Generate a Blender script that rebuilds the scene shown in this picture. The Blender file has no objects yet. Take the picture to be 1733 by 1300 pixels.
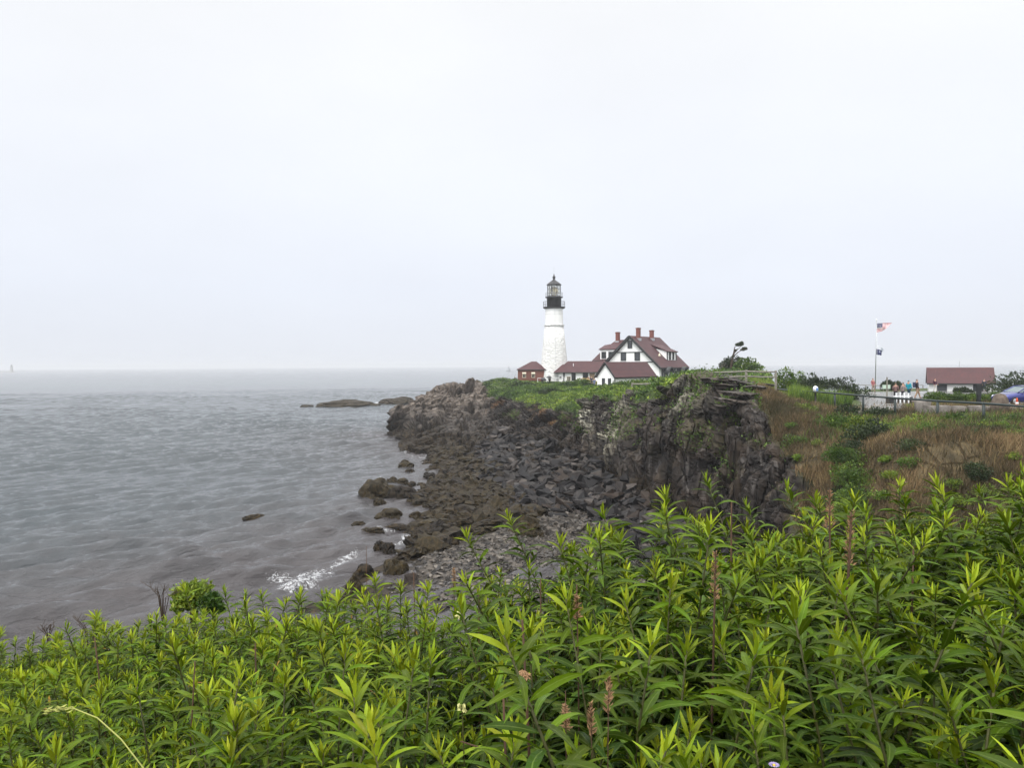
import bpy, bmesh, math, random
import numpy as np
from mathutils import Vector, Matrix
from mathutils.bvhtree import BVHTree

S = bpy.context.scene
COL = S.collection
PI = math.pi
random.seed(7)
RNG = np.random.default_rng(11)

# ------------------------------------------------------------------ camera
CW, CH, FPX, EYE = 866.5, 650.0, 1285.0, 12.0
PITCH, ROLL = (650.0 - 618.5) / FPX, 0.0056
_R0 = np.array([1.0, 0, 0]); _F = np.array([0, math.cos(PITCH), -math.sin(PITCH)])
_U0 = np.array([0, math.sin(PITCH), math.cos(PITCH)])
_R = _R0 * math.cos(ROLL) - _U0 * math.sin(ROLL)
_U = _U0 * math.cos(ROLL) + _R0 * math.sin(ROLL)
cam_d = bpy.data.cameras.new('camera')
cam = bpy.data.objects.new('camera', cam_d); COL.objects.link(cam)
cam_d.sensor_width = 36.0; cam_d.lens = FPX / 1733.0 * 36.0
cam_d.clip_start = 0.05; cam_d.clip_end = 40000
cam.matrix_world = Matrix(((_R[0], _U[0], -_F[0], 0), (_R[1], _U[1], -_F[1], 0), (_R[2], _U[2], -_F[2], EYE), (0, 0, 0, 1)))
S.camera = cam

# ------------------------------------------------------------------ sky, sun, exposure
SUN_EL, SUN_AZ = math.radians(52), math.radians(205)      # soft sun behind the viewer, a little to the left
W = bpy.data.worlds.new('World'); S.world = W; W.use_nodes = True
nt = W.node_tree; nt.nodes.clear()
def wn(t, **k):
    n = nt.nodes.new(t)
    for a, b in k.items(): setattr(n, a, b)
    return n
sky = wn('ShaderNodeTexSky', sky_type='NISHITA', sun_disc=False, sun_elevation=SUN_EL, sun_rotation=SUN_AZ)
sky.air_density = 1.0; sky.dust_density = 3.0
tc = wn('ShaderNodeTexCoord'); sx = wn('ShaderNodeSeparateXYZ')
nt.links.new(tc.outputs['Generated'], sx.inputs[0])
ramp = wn('ShaderNodeValToRGB'); cr = ramp.color_ramp
cr.elements[0].position = 0.0; cr.elements[0].color = (.380, .396, .430, 1)
cr.elements[1].position = 1.0; cr.elements[1].color = (1.45, 1.45, 1.45, 1)
for p_, c_ in ((0.10, (.40, .42, .463)), (0.24, (.425, .44, .47)), (0.44, (.452, .459, .470)), (0.62, (.80, .81, .82))):
    e = cr.elements.new(p_); e.color = (*c_, 1)
nt.links.new(sx.outputs['Z'], ramp.inputs[0])
cl = wn('ShaderNodeTexNoise'); cl.inputs['Scale'].default_value = 1.6; cl.inputs['Detail'].default_value = 4
cmap = wn('ShaderNodeMapping'); cmap.inputs['Scale'].default_value = (1, 1, 2.4)
nt.links.new(tc.outputs['Generated'], cmap.inputs[0]); nt.links.new(cmap.outputs[0], cl.inputs['Vector'])
cm = wn('ShaderNodeMapRange'); cm.inputs[1].default_value = 0.3; cm.inputs[2].default_value = 0.7
cm.inputs[3].default_value = 18.6; cm.inputs[4].default_value = 20.4
nt.links.new(cl.outputs['Fac'], cm.inputs[0])
sc = wn('ShaderNodeVectorMath', operation='SCALE'); nt.links.new(ramp.outputs[0], sc.inputs[0]); nt.links.new(cm.outputs[0], sc.inputs['Scale'])
# the cloud is brighter on the sun's side, behind the viewer
dp = wn('ShaderNodeVectorMath', operation='DOT_PRODUCT'); dp.inputs[1].default_value = (math.sin(SUN_AZ), math.cos(SUN_AZ), 0)
nt.links.new(tc.outputs['Generated'], dp.inputs[0])
dm = wn('ShaderNodeMapRange'); dm.inputs[1].default_value = -.05; dm.inputs[2].default_value = .9; dm.inputs[3].default_value = 1.0; dm.inputs[4].default_value = 1.9
nt.links.new(dp.outputs['Value'], dm.inputs[0])
sc0 = sc; sc = wn('ShaderNodeVectorMath', operation='SCALE'); nt.links.new(sc0.outputs[0], sc.inputs[0]); nt.links.new(dm.outputs[0], sc.inputs['Scale'])
mx = wn('ShaderNodeMix', data_type='RGBA'); mx.inputs['Factor'].default_value = 0.97
nt.links.new(sky.outputs[0], mx.inputs[6]); nt.links.new(sc.outputs[0], mx.inputs[7])
bg = wn('ShaderNodeBackground'); bg.inputs['Strength'].default_value = 0.11
wo = wn('ShaderNodeOutputWorld')
nt.links.new(mx.outputs[2], bg.inputs[0]); nt.links.new(bg.outputs[0], wo.inputs[0])
sun_d = bpy.data.lights.new('sun', 'SUN'); sun_d.energy = 1.5; sun_d.angle = math.radians(25); sun_d.color = (1, .96, .9)
sun = bpy.data.objects.new('sun', sun_d); COL.objects.link(sun)
# direction towards the sun: azimuth measured clockwise from +Y
_sd = Vector((math.sin(SUN_AZ) * math.cos(SUN_EL), math.cos(SUN_AZ) * math.cos(SUN_EL), math.sin(SUN_EL)))
sun.rotation_euler = _sd.to_track_quat('Z', 'Y').to_euler()
S.view_settings.view_transform = 'Standard'; S.view_settings.look = 'None'
S.view_settings.exposure = 0.0; S.view_settings.gamma = 1.0
S.render.engine = 'CYCLES'
S.cycles.max_bounces = 5; S.cycles.diffuse_bounces = 2; S.cycles.glossy_bounces = 2; S.cycles.transmission_bounces = 3
S.cycles.transparent_max_bounces = 6; S.cycles.volume_bounces = 0
S.cycles.use_denoising = True

# ------------------------------------------------------------------ helpers
def ray(px, py):
    return _F + (px - CW) / FPX * _R + (CH - py) / FPX * _U
def at(px, py, Y):
    d = ray(px, py); p = d * (Y / d[1]); p[2] += EYE; return p
def atz(px, py, z):
    d = ray(px, py); p = d * ((z - EYE) / d[2]); p[2] += EYE; return p
def to_px(P):
    v = np.asarray(P, float) - np.array([0, 0, EYE])
    zc = v @ _F
    return CW + FPX * (v @ _R) / zc, CH - FPX * (v @ _U) / zc

def tag(o, label=None, cat=None, group=None, kind=None):
    if label: o['label'] = label
    if cat: o['category'] = cat
    if group: o['group'] = group
    if kind: o['kind'] = kind
    return o
def empty(name, loc=(0, 0, 0), rz=0.0, label=None, cat=None, group=None):
    o = bpy.data.objects.new(name, None); COL.objects.link(o)
    o.location = loc; o.rotation_euler = (0, 0, rz); o.empty_display_size = .2
    return tag(o, label, cat, group)
def mesh_np(name, V, faces, mats, parent=None, midx=None, attrs=None, smooth=False):
    """V (n,3); faces: array (m,3|4) or a list of such arrays; attrs: dict of float or colour point attributes"""
    fl = faces if isinstance(faces, list) else [faces]
    fl = [np.asarray(f, np.int32) for f in fl if len(f)]
    me = bpy.data.meshes.new(name)
    V = np.asarray(V, np.float32)
    me.vertices.add(len(V)); me.vertices.foreach_set('co', V.ravel())
    li = np.concatenate([f.ravel() for f in fl])
    tot = np.concatenate([np.full(len(f), f.shape[1], np.int32) for f in fl])
    st = np.concatenate([[0], np.cumsum(tot)[:-1]]).astype(np.int32)
    me.loops.add(len(li)); me.loops.foreach_set('vertex_index', li)
    me.polygons.add(len(tot)); me.polygons.foreach_set('loop_start', st)
    if midx is not None: me.polygons.foreach_set('material_index', np.asarray(midx, np.int32))
    me.polygons.foreach_set('use_smooth', np.full(len(tot), bool(smooth)))
    for k, a in (attrs or {}).items():
        a = np.asarray(a, np.float32)
        if a.ndim == 1:
            at_ = me.attributes.new(k, 'FLOAT', 'POINT'); at_.data.foreach_set('value', a)
        else:
            if a.shape[1] == 3: a = np.concatenate([a, np.ones((len(a), 1), np.float32)], 1)
            at_ = me.attributes.new(k, 'FLOAT_COLOR', 'POINT'); at_.data.foreach_set('color', a.ravel())
    me.update(calc_edges=True); me.validate()
    for m in (mats if isinstance(mats, (list, tuple)) else [mats]): me.materials.append(m)
    o = bpy.data.objects.new(name, me); COL.objects.link(o)
    if parent: o.parent = parent
    return o

class MB:
    """collects simple solids, then links them as ONE mesh object"""
    def __init__(s): s.v = []; s.f = []; s.m = []
    def add(s, vs, fs, m=0):
        b = len(s.v); s.v += [tuple(map(float, p)) for p in vs]
        for f in fs: s.f.append([b + i for i in f]); s.m.append(m)
        return s
    def box(s, lo, hi, m=0):
        x0, y0, z0 = lo; x1, y1, z1 = hi
        return s.add([(x0, y0, z0), (x1, y0, z0), (x1, y1, z0), (x0, y1, z0), (x0, y0, z1), (x1, y0, z1), (x1, y1, z1), (x0, y1, z1)],
                     [(0, 3, 2, 1), (4, 5, 6, 7), (0, 1, 5, 4), (1, 2, 6, 5), (2, 3, 7, 6), (3, 0, 4, 7)], m)
    def bar(s, a, b, w, h=None, m=0):
        """rectangular bar from a to b"""
        a, b = Vector(a), Vector(b); h = h or w
        d = (b - a).normalized(); up = Vector((0, 0, 1)) if abs(d.z) < .95 else Vector((0, 1, 0))
        r = d.cross(up).normalized(); u = r.cross(d)
        vs = [p + r * (w / 2 * i) + u * (h / 2 * j) for p in (a, b) for i, j in ((-1, -1), (1, -1), (1, 1), (-1, 1))]
        return s.add(vs, [(0, 1, 2, 3), (7, 6, 5, 4), (0, 4, 5, 1), (1, 5, 6, 2), (2, 6, 7, 3), (3, 7, 4, 0)], m)
    def tube(s, pts, rad, n=8, m=0, cap=True):
        pts = [Vector(p) for p in pts]; k = len(pts)
        rad = rad if isinstance(rad, (list, tuple)) else [rad] * k
        b = len(s.v); prev = None
        for i, p in enumerate(pts):
            d = (pts[min(i + 1, k - 1)] - pts[max(i - 1, 0)]).normalized()
            if prev is None:
                up = Vector((0, 0, 1)) if abs(d.z) < .9 else Vector((1, 0, 0)); r = d.cross(up).normalized()
            else:
                r = (prev - d * prev.dot(d)).normalized()
            prev = r; u = d.cross(r)
            for j in range(n):
                a = 2 * PI * j / n; s.v.append(tuple(p + (r * math.cos(a) + u * math.sin(a)) * rad[i]))
        for i in range(k - 1):
            for j in range(n):
                s.f.append([b + i * n + j, b + i * n + (j + 1) % n, b + (i + 1) * n + (j + 1) % n, b + (i + 1) * n + j]); s.m.append(m)
        if cap:
            s.f.append([b + j for j in range(n)][::-1]); s.m.append(m)
            s.f.append([b + (k - 1) * n + j for j in range(n)]); s.m.append(m)
        return s
    def lathe(s, prof, n=32, c=(0, 0, 0), m=0, cap=True):
        b = len(s.v); k = len(prof)
        for r, z in prof:
            for j in range(n):
                a = 2 * PI * j / n; s.v.append((c[0] + r * math.cos(a), c[1] + r * math.sin(a), c[2] + z))
        for i in range(k - 1):
            for j in range(n):
                s.f.append([b + i * n + j, b + i * n + (j + 1) % n, b + (i + 1) * n + (j + 1) % n, b + (i + 1) * n + j]); s.m.append(m)
        if cap:
            s.f.append([b + j for j in range(n)][::-1]); s.m.append(m)
            s.f.append([b + (k - 1) * n + j for j in range(n)]); s.m.append(m)
        return s
    def slab(s, poly, nrm, t, m=0):
        """a polygon thickened by t along -nrm"""
        n = len(poly); nv = Vector(nrm).normalized()
        vs = [Vector(p) for p in poly] + [Vector(p) - nv * t for p in poly]
        fs = [list(range(n)), list(range(2 * n - 1, n - 1, -1))] + [(i, n + i, n + (i + 1) % n, (i + 1) % n) for i in range(n)]
        return s.add(vs, fs, m)
    def build(s, name, mats, parent=None, smooth=False):
        me = bpy.data.meshes.new(name); me.from_pydata(s.v, [], s.f)
        for m in (mats if isinstance(mats, (list, tuple)) else [mats]): me.materials.append(m)
        me.polygons.foreach_set('material_index', s.m)
        bm = bmesh.new(); bm.from_mesh(me); bmesh.ops.recalc_face_normals(bm, faces=bm.faces); bm.to_mesh(me); bm.free()
        if smooth:
            me.polygons.foreach_set('use_smooth', [len(q.vertices) == 4 for q in me.polygons])
        me.update()
        o = bpy.data.objects.new(name, me); COL.objects.link(o)
        if parent: o.parent = parent
        return o
def copy_tree(o, parent=None):
    c = o.copy(); COL.objects.link(c)
    if parent: c.parent = parent
    for ch in o.children: copy_tree(ch, c)
    return c

# ---- numpy noise
def _hash(ix, iy, iz, seed):
    h = (ix.astype(np.int64) * 374761393 + iy.astype(np.int64) * 668265263 + iz.astype(np.int64) * 2147483647 + seed * 1274126177) & 0xFFFFFFFF
    h = ((h ^ (h >> 13)) * 1274126177) & 0xFFFFFFFF
    h = ((h ^ (h >> 16)) * 2246822519) & 0xFFFFFFFF
    h = h ^ (h >> 15)
    return (h & 0xFFFFFF) / float(0xFFFFFF)
def vnoise(P, seed=0):
    P = np.asarray(P, float); i = np.floor(P); f = P - i; f = f * f * (3 - 2 * f); i = i.astype(np.int64)
    r = 0
    for dx in (0, 1):
        for dy in (0, 1):
            for dz in (0, 1):
                w = (f[..., 0] if dx else 1 - f[..., 0]) * (f[..., 1] if dy else 1 - f[..., 1]) * (f[..., 2] if dz else 1 - f[..., 2])
                r = r + w * _hash(i[..., 0] + dx, i[..., 1] + dy, i[..., 2] + dz, seed)
    return r * 2 - 1
def fbm(P, octv=4, seed=0, gain=.5):
    a, r, t = 1.0, 0, 0
    for k in range(octv):
        r = r + a * vnoise(P * (2.03 ** k) + 17.3 * k, seed + k); t += a; a *= gain
    return r / t
def worley(P, seed=0):
    """F1, F2 and a random number of the nearest cell"""
    P = np.asarray(P, float); i = np.floor(P).astype(np.int64)
    f1 = np.full(P.shape[:-1], 9.0); f2 = f1.copy(); cid = np.zeros(P.shape[:-1])
    for dx in (-1, 0, 1):
        for dy in (-1, 0, 1):
            for dz in (-1, 0, 1):
                cx, cy, cz = i[..., 0] + dx, i[..., 1] + dy, i[..., 2] + dz
                qx = cx + _hash(cx, cy, cz, seed); qy = cy + _hash(cx, cy, cz, seed + 1); qz = cz + _hash(cx, cy, cz, seed + 2)
                d = np.sqrt((P[..., 0] - qx) ** 2 + (P[..., 1] - qy) ** 2 + (P[..., 2] - qz) ** 2)
                idr = _hash(cx, cy, cz, seed + 3)
                new = d < f1
                f2 = np.where(new, f1, np.minimum(f2, d)); cid = np.where(new, idr, cid); f1 = np.where(new, d, f1)
    return f1, f2, cid
def sstep(a, b, x):
    t = np.clip((np.asarray(x, float) - a) / (b - a), 0, 1); return t * t * (3 - 2 * t)

# ---- materials
class NT:
    def __init__(s, name, rough=.8, spec=.3):
        s.m = bpy.data.materials.new(name); s.m.use_nodes = True; s.t = s.m.node_tree
        s.b = s.t.nodes['Principled BSDF']; s.out = s.t.nodes['Material Output']
        s.b.inputs['Roughness'].default_value = rough; s.b.inputs['Specular IOR Level'].default_value = spec
    def n(s, t, **k):
        n = s.t.nodes.new(t)
        for a, b in k.items(): setattr(n, a, b)
        return n
    def l(s, a, b): s.t.links.new(a, b)
    def coord(s, scale=(1, 1, 1), kind='Object', rot=(0, 0, 0)):
        c = s.n('ShaderNodeTexCoord'); m = s.n('ShaderNodeMapping')
        m.inputs['Scale'].default_value = scale; m.inputs['Rotation'].default_value = rot
        if kind == 'World':
            g = s.n('ShaderNodeNewGeometry'); s.l(g.outputs['Position'], m.inputs[0])
        else: s.l(c.outputs[kind], m.inputs[0])
        return m.outputs[0]
    def along(s, ang, scale):
        g = s.n('ShaderNodeNewGeometry'); a = s.n('ShaderNodeMapping'); b = s.n('ShaderNodeMapping'); a.inputs['Rotation'].default_value = (0, 0, ang); b.inputs['Scale'].default_value = scale
        s.l(g.outputs['Position'], a.inputs[0]); s.l(a.outputs[0], b.inputs[0]); return b.outputs[0]
    def noise(s, vec, scale, detail=4, rough=.55, dist=0.0):
        n = s.n('ShaderNodeTexNoise'); n.inputs['Scale'].default_value = scale; n.inputs['Detail'].default_value = detail
        n.inputs['Roughness'].default_value = rough; n.inputs['Distortion'].default_value = dist
        s.l(vec, n.inputs['Vector']); return n.outputs['Fac']
    def vor(s, vec, scale, feature='F1', out='Distance'):
        n = s.n('ShaderNodeTexVoronoi', feature=feature); n.inputs['Scale'].default_value = scale; s.l(vec, n.inputs['Vector']); return n.outputs[out]
    def ramp(s, fac, stops):
        r = s.n('ShaderNodeValToRGB'); e = r.color_ramp.elements
        while len(e) > 1: e.remove(e[-1])
        for k, (p, c) in enumerate(stops):
            x = e[0] if k == 0 else e.new(p)
            x.position = p; x.color = (*c, 1) if len(c) == 3 else c
        s.l(fac, r.inputs[0]); return r.outputs[0]
    def rng(s, fac, a, b, c=0.0, d=1.0):
        r = s.n('ShaderNodeMapRange'); s.l(fac, r.inputs[0])
        for i, x in enumerate((a, b, c, d)): r.inputs[1 + i].default_value = x
        return r.outputs[0]
    def mix(s, f, a, b, blend='MIX'):
        m = s.n('ShaderNodeMix', data_type='RGBA', blend_type=blend)
        for v, i in ((f, 0), (a, 6), (b, 7)):
            if isinstance(v, (int, float)): m.inputs[i].default_value = v
            elif isinstance(v, tuple): m.inputs[i].default_value = (*v, 1)
            else: s.l(v, m.inputs[i])
        return m.outputs[2]
    def math(s, op, a, b=None):
        m = s.n('ShaderNodeMath', operation=op)
        for v, i in ((a, 0), (b, 1)):
            if v is None: continue
            if isinstance(v, (int, float)): m.inputs[i].default_value = v
            else: s.l(v, m.inputs[i])
        return m.outputs[0]
    def attr(s, name, out='Fac'):
        a = s.n('ShaderNodeAttribute'); a.attribute_name = name; return a.outputs[out]
    def sep(s, col):
        x = s.n('ShaderNodeSeparateColor'); s.l(col, x.inputs[0]); return x.outputs
    def bump(s, h, strength=.5, dist=.05, prev=None):
        b = s.n('ShaderNodeBump'); b.inputs['Strength'].default_value = strength; b.inputs['Distance'].default_value = dist
        s.l(h, b.inputs['Height'])
        if prev is not None: s.l(prev, b.inputs['Normal'])
        s.l(b.outputs[0], s.b.inputs['Normal']); return b.outputs[0]
    def col(s, c):
        if isinstance(c, tuple): s.b.inputs['Base Color'].default_value = (*c, 1)
        else: s.l(c, s.b.inputs['Base Color'])
        return s
def simple(name, c, rough=.7, var=.15, scale=3.0, spec=.3, metal=0.0, bump=0.0):
    t = NT(name, rough, spec); t.b.inputs['Metallic'].default_value = metal
    v = t.coord(); f = t.noise(v, scale, 5)
    t.col(t.ramp(f, [(.3, tuple(x * (1 - var) for x in c)), (.7, tuple(min(1, x * (1 + var)) for x in c))]))
    if bump: t.bump(t.noise(v, scale * 4, 4), bump, .02)
    return t.m
# ------------------------------------------------------------------ terrain: shore, talus, cliff, plateau as one swept surface
# each rib runs inland: (px, py) of its waterline, then (px, py, distance) stations
RIBS = [
 [(655,737),(655,728,132),(657,718,133),(660,711,134),(664,709,136),(668,709,139),(672,712,143),(676,722,150)],
 [(690,741),(690,730,128.5),(689,715,130.5),(690,703,133),(692,693,136),(695,686,139),(700,690,146),(705,712,160)],
 [(688,764),(700,752,108),(715,742,112),(728,712,128),(735,680,138),(742,658,146),(750,664,158),(760,690,185)],
 [(728,775),(745,758,101),(765,738,108),(775,700,130),(785,672,143),(797,653,152),(805,656,165),(810,675,200)],
 [(747,800),(780,775,90),(815,745,105),(822,705,126),(832,672,142),(838,646,158),(850,642,175),(860,670,225)],
 [(737,822),(800,790,83),(870,745,103),(880,708,111),(890,672,120),(900,652,160),(910,646,180),(930,668,235)],
 [(700,852),(790,815,74),(950,765,91),(960,722,96),(972,676,105),(985,656,140),(1000,646,182),(1010,665,240)],
 [(738,868),(830,840,66),(1000,785,79),(1005,732,82),(1010,672,86),(1030,662,115),(1060,640,185),(1070,662,240)],
 [(692,895),(850,870,58),(1040,815,70.5),(1050,745,72.5),(1070,670,75.5),(1090,655,100),(1130,640,180),(1150,660,240)],
 [(690,920),(860,895,52.5),(1085,850,61.5),(1100,755,63.5),(1125,662,66),(1150,644,85),(1200,636,170),(1215,650,215)],
 [(665,945),(850,925,48.5),(1130,895,54),(1160,765,56.5),(1188,648,59),(1215,636,70),(1290,634,150),(1300,650,190)],
 [(640,962),(840,950,45),(1190,920,48.3),(1225,795,49.3),(1245,693,50.5),(1268,650,62),(1320,660,88),(1335,668,120)],
 [(600,985),(820,980,42),(1240,950,44),(1290,805,44.8),(1310,738,45.5),(1330,694,50),(1385,664,92),(1395,672,120)],
 [(560,1010),(850,1020,38),(1300,980,38),(1370,880,38),(1420,780,39.5),(1440,720,46),(1470,664,95),(1480,662,120)],
 [(500,1040),(900,1060,36),(1450,1000,33),(1530,890,33),(1560,762,35),(1580,708,46),(1600,662,95),(1610,660,122)],
 [(450,1080),(1050,1080,33),(1680,1000,30),(1720,880,31),(1740,757,34),(1745,705,46),(1750,662,95),(1760,660,122)],
 [(400,1120),(1200,1120,30),(1950,1000,30),(2000,880,31),(2010,756,34),(2020,705,46),(2030,662,95),(2040,660,122)],
 [(300,1200),(1400,1180,28),(2400,1000,30),(2480,880,31),(2500,756,34),(2520,705,46),(2540,662,95),(2560,660,122)],
]
_rb = []
for r in RIBS:
    P = [atz(r[0][0], r[0][1], 0.0)] + [at(*q) for q in r[1:]]
    d = P[0] - P[1]; d[2] = 0; d /= np.linalg.norm(d)
    P0 = P[0] + d * 7; P0[2] = -2.6
    e = P[-1] - P[-2]; e[2] = 0; e /= np.linalg.norm(e)
    P9 = P[-1] + e * 8; P9[2] = -3.2
    _rb.append([P0] + P + [P9])
_rb = np.array(_rb)                                   # (18, 10, 3)
NR = len(_rb)
SEGV = [8, 56, 62, 84, 84, 60, 46, 10, 6]
SEGU = [26, 30, 42, 36, 40, 60, 44, 44, 46, 60, 56, 56, 66, 50, 36, 20, 10]
ug = np.concatenate([i + np.arange(n) / n for i, n in enumerate(SEGU)] + [[NR - 1.0]])
vg = np.concatenate([i + np.arange(n) / n for i, n in enumerate(SEGV)] + [[9.0]])
def catmull(K, t):
    n = len(K); i = np.clip(np.floor(t).astype(int), 0, n - 2); f = (t - i)[:, None, None]
    p0 = K[np.maximum(i - 1, 0)]; p1 = K[i]; p2 = K[i + 1]; p3 = K[np.minimum(i + 2, n - 1)]
    m1 = (p2 - p0) * .42; m2 = (p3 - p1) * .42
    return (2 * f**3 - 3 * f**2 + 1) * p1 + (f**3 - 2 * f**2 + f) * m1 + (-2 * f**3 + 3 * f**2) * p2 + (f**3 - f**2) * m2
A = catmull(_rb, ug)                                  # across the ribs
vi = np.clip(np.floor(vg).astype(int), 0, 8); vf = (vg - vi)[None, :, None]
B_lin = A[:, vi] * (1 - vf) + A[:, vi + 1] * vf
B_cat = catmull(A.transpose(1, 0, 2), vg).transpose(1, 0, 2)
T0 = B_lin * .55 + B_cat * .45
UU, VV = np.meshgrid(ug, vg, indexing='ij')
def facets(P, seed, tilt):
    """cells with their own offset and their own random slope, and the crack between them"""
    f1, f2, cid = worley(P, seed)
    g = [_hash((cid * 1e6).astype(np.int64), np.full(cid.shape, k), np.full(cid.shape, 7), seed) * 2 - 1 for k in range(3)]
    fr = P - np.floor(P) - .5
    return (cid - .5) + tilt * (g[0] * np.sin(P[..., 0] * 2.1) + g[1] * np.sin(P[..., 1] * 2.1) + g[2] * np.sin(P[..., 2] * 2.1)) / 2, f2 - f1
def smooth_grid(X, k):
    for ax in (0, 1):
        pad = [(0, 0)] * X.ndim; pad[ax] = (k, k)
        c = np.cumsum(np.pad(X, pad, mode='edge'), axis=ax)
        z = np.zeros_like(np.take(c, [0], ax)); c = np.concatenate([z, c], ax)
        n = X.shape[ax]
        X = (np.take(c, np.arange(2 * k + 1, 2 * k + 1 + n), ax) - np.take(c, np.arange(0, n), ax)) / (2 * k + 1)
    return X
def grid_normals(P):
    du = np.gradient(P, axis=0); dv = np.gradient(P, axis=1)
    n = np.cross(du, dv); return n / (np.linalg.norm(n, axis=-1, keepdims=True) + 1e-9)
N0 = grid_normals(smooth_grid(T0, 6)); N0 = smooth_grid(N0, 6)
N0 /= np.linalg.norm(N0, axis=-1, keepdims=True) + 1e-9
if N0[250, 200, 2] < 0: N0 = -N0
# masks over the (rib, station) grid -----------------------------------------------------
nzl = fbm(T0 * .11, 3, 5); nzm = fbm(T0 * .45, 3, 9); nzs = fbm(T0 * 1.5, 3, 21)
def band(x, pts): return np.interp(x, [p[0] for p in pts], [p[1] for p in pts])
vb = band(UU, [(0, 9), (2.9, 8), (3.4, 6.3), (3.9, 4.95), (5, 4.75), (6, 4.55), (6.5, 4.5), (6.8, 4.95), (7.2, 5.1), (7.6, 4.75), (8.3, 4.8), (9, 4.9), (9.6, 5.1), (10, 6.1), (11, 6.2), (11.6, 5.5), (12, 5.0), (12.6, 4.5), (13, 4.0), (14, 3.9), (17, 3.9)])
veg = sstep(-.12, .12, VV - vb + nzm * .45 + nzl * .25)              # anything growing
dry = veg * sstep(11.2, 11.9, UU + nzl * .5) * sstep(6.55, 6.1, VV + nzl * .3)
rock = 1 - veg
zone_cliff = sstep(1.9, 3.1, VV + nzm * .15)
head = sstep(4.6, 3.6, UU)                                               # the bare headland
amp = rock * np.clip(zone_cliff + head, 0, 1)
PP = T0
# strata: steep beds in the cliff, inclined slabs on the headland
def rot(P, ax, a):
    c, s_ = math.cos(a), math.sin(a); x, y, z = P[..., 0], P[..., 1], P[..., 2]
    if ax == 'y': return np.stack([c * x + s_ * z, y, -s_ * x + c * z], -1)
    if ax == 'x': return np.stack([x, c * y - s_ * z, s_ * y + c * z], -1)
    return np.stack([c * x - s_ * y, s_ * x + c * y, z], -1)
Qc = rot(rot(PP, 'z', .35), 'y', .16)
Qh = rot(rot(PP, 'z', -.25), 'y', .42)
c1, e1 = facets(Qc * np.array([.42, .5, .11]) + fbm(PP * .3, 2, 3)[..., None] * .35, 31, .9)
d_cliff = c1 * 1.5 - np.exp(-e1 * 30) * .5
c2, e2 = facets(Qc * np.array([1.5, 1.2, .30]) + nzm[..., None] * .25, 57, 1.0)
d_cliff += c2 * .62 - np.exp(-e2 * 26) * .16
c3, e3 = facets(Qc * np.array([4.5, 3.5, 1.1]) + nzm[..., None] * .3, 63, 1.0); d_cliff += c3 * .2
c1, e1 = facets(Qh * np.array([.13, .22, .75]) + fbm(PP * .2, 2, 4)[..., None] * .3, 77, .9)
d_head = c1 * 2.3 - np.exp(-e1 * 26) * .7
c2, e2 = facets(Qh * np.array([.45, .6, 2.6]) + nzm[..., None] * .3, 91, 1.0); d_head += c2 * 1.0 - np.exp(-e2 * 22) * .22
lay = (PP[..., 2] + .17 * PP[..., 0] - .03 * PP[..., 1] + nzl * .35) / .62
d_slab = ((lay - np.floor(lay)) ** 1.6 - .45) * .95 + (_hash(np.floor(lay).astype(np.int64), (PP[..., 0] * .2).astype(np.int64), np.zeros_like(lay).astype(np.int64), 3) - .5) * .9
zslab = sstep(9.6, 10.0, UU) * sstep(11.9, 11.4, UU) * sstep(4.85, 5.15, VV)
d_rock = d_cliff * (1 - head) + d_head * head
d_rock = d_rock * (1 - zslab) + d_slab * zslab + nzs * .12 + nzl * .5
gully = fbm(np.stack([UU * 2.3, VV * .25, UU * 0], -1), 3, 12) * 1.1 * zone_cliff * (1 - head)
low = (1 - zone_cliff) * (1 - head)
disp = amp * (d_rock * sstep(.9, 1.6, VV + head) + gully) + low * sstep(.8, 1.2, VV) * (nzm * .22 + nzs * .1)
disp += veg * (1 - dry) * sstep(6.9, 6.0, VV) * (nzm * .55 + nzl * .5) + dry * (nzm * .22 + nzl * .3)
disp *= sstep(7.4, 6.9, VV) 
plat = veg * sstep(6.0, 6.4, VV) * sstep(9.5, 10.2, UU)                     # the level ground by the road
disp *= 1 - .85 * plat
Nd = N0.copy(); Nd[..., 2] *= np.where(amp > .3, .6, 1)
T1 = T0 + Nd * disp[..., None]
lz = (1 - zone_cliff) * sstep(1.4, 1.0, VV)
weed = np.clip(sstep(3.3, 1.5, T1[..., 2] + nzm * .9 + nzs * .4), 0, 1) * rock
weed = np.clip(weed * (1 - sstep(11, 8, UU) * 0), 0, 1)
peb = sstep(8.3, 9.2, UU + nzm * .5) * sstep(1.25, 1.6, VV + nzm * .2 + .0) * sstep(3.05, 2.6, VV + nzm * .2)
weed = weed * (1 - peb)
pale = 1.4 * rock * zone_cliff * sstep(-.12, .3, nzm * .8 + nzs * .6) * np.exp(-((UU - 7.75) / .42) ** 2 - ((VV - 4.15) / .55) ** 2) * 1.6
pale += rock * np.exp(-((UU - 6.85) / .2) ** 2 - ((VV - 4.3) / .55) ** 2) * sstep(-.05, .25, nzs) * 1.3
pale += rock * np.exp(-((UU - 9.9) / .25) ** 2 - ((VV - 4.75) / .3) ** 2) * .7
rust = rock * sstep(-.15, .3, nzm + .4 * nzs) * (.05 * zone_cliff * sstep(4, 5, UU) + np.exp(-((UU - 4.35) / .35) ** 2 - ((VV - 4.45) / .25) ** 2) + np.exp(-((UU - 5.6) / .3) ** 2 - ((VV - 4.3) / .4) ** 2) * .9) * 1.6
moss = rock * zone_cliff * sstep(-.05, .35, nzm + .25 * nzl) * sstep(3.4, 4.4, VV) * sstep(4.2, 4.8, UU) * .5
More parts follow.
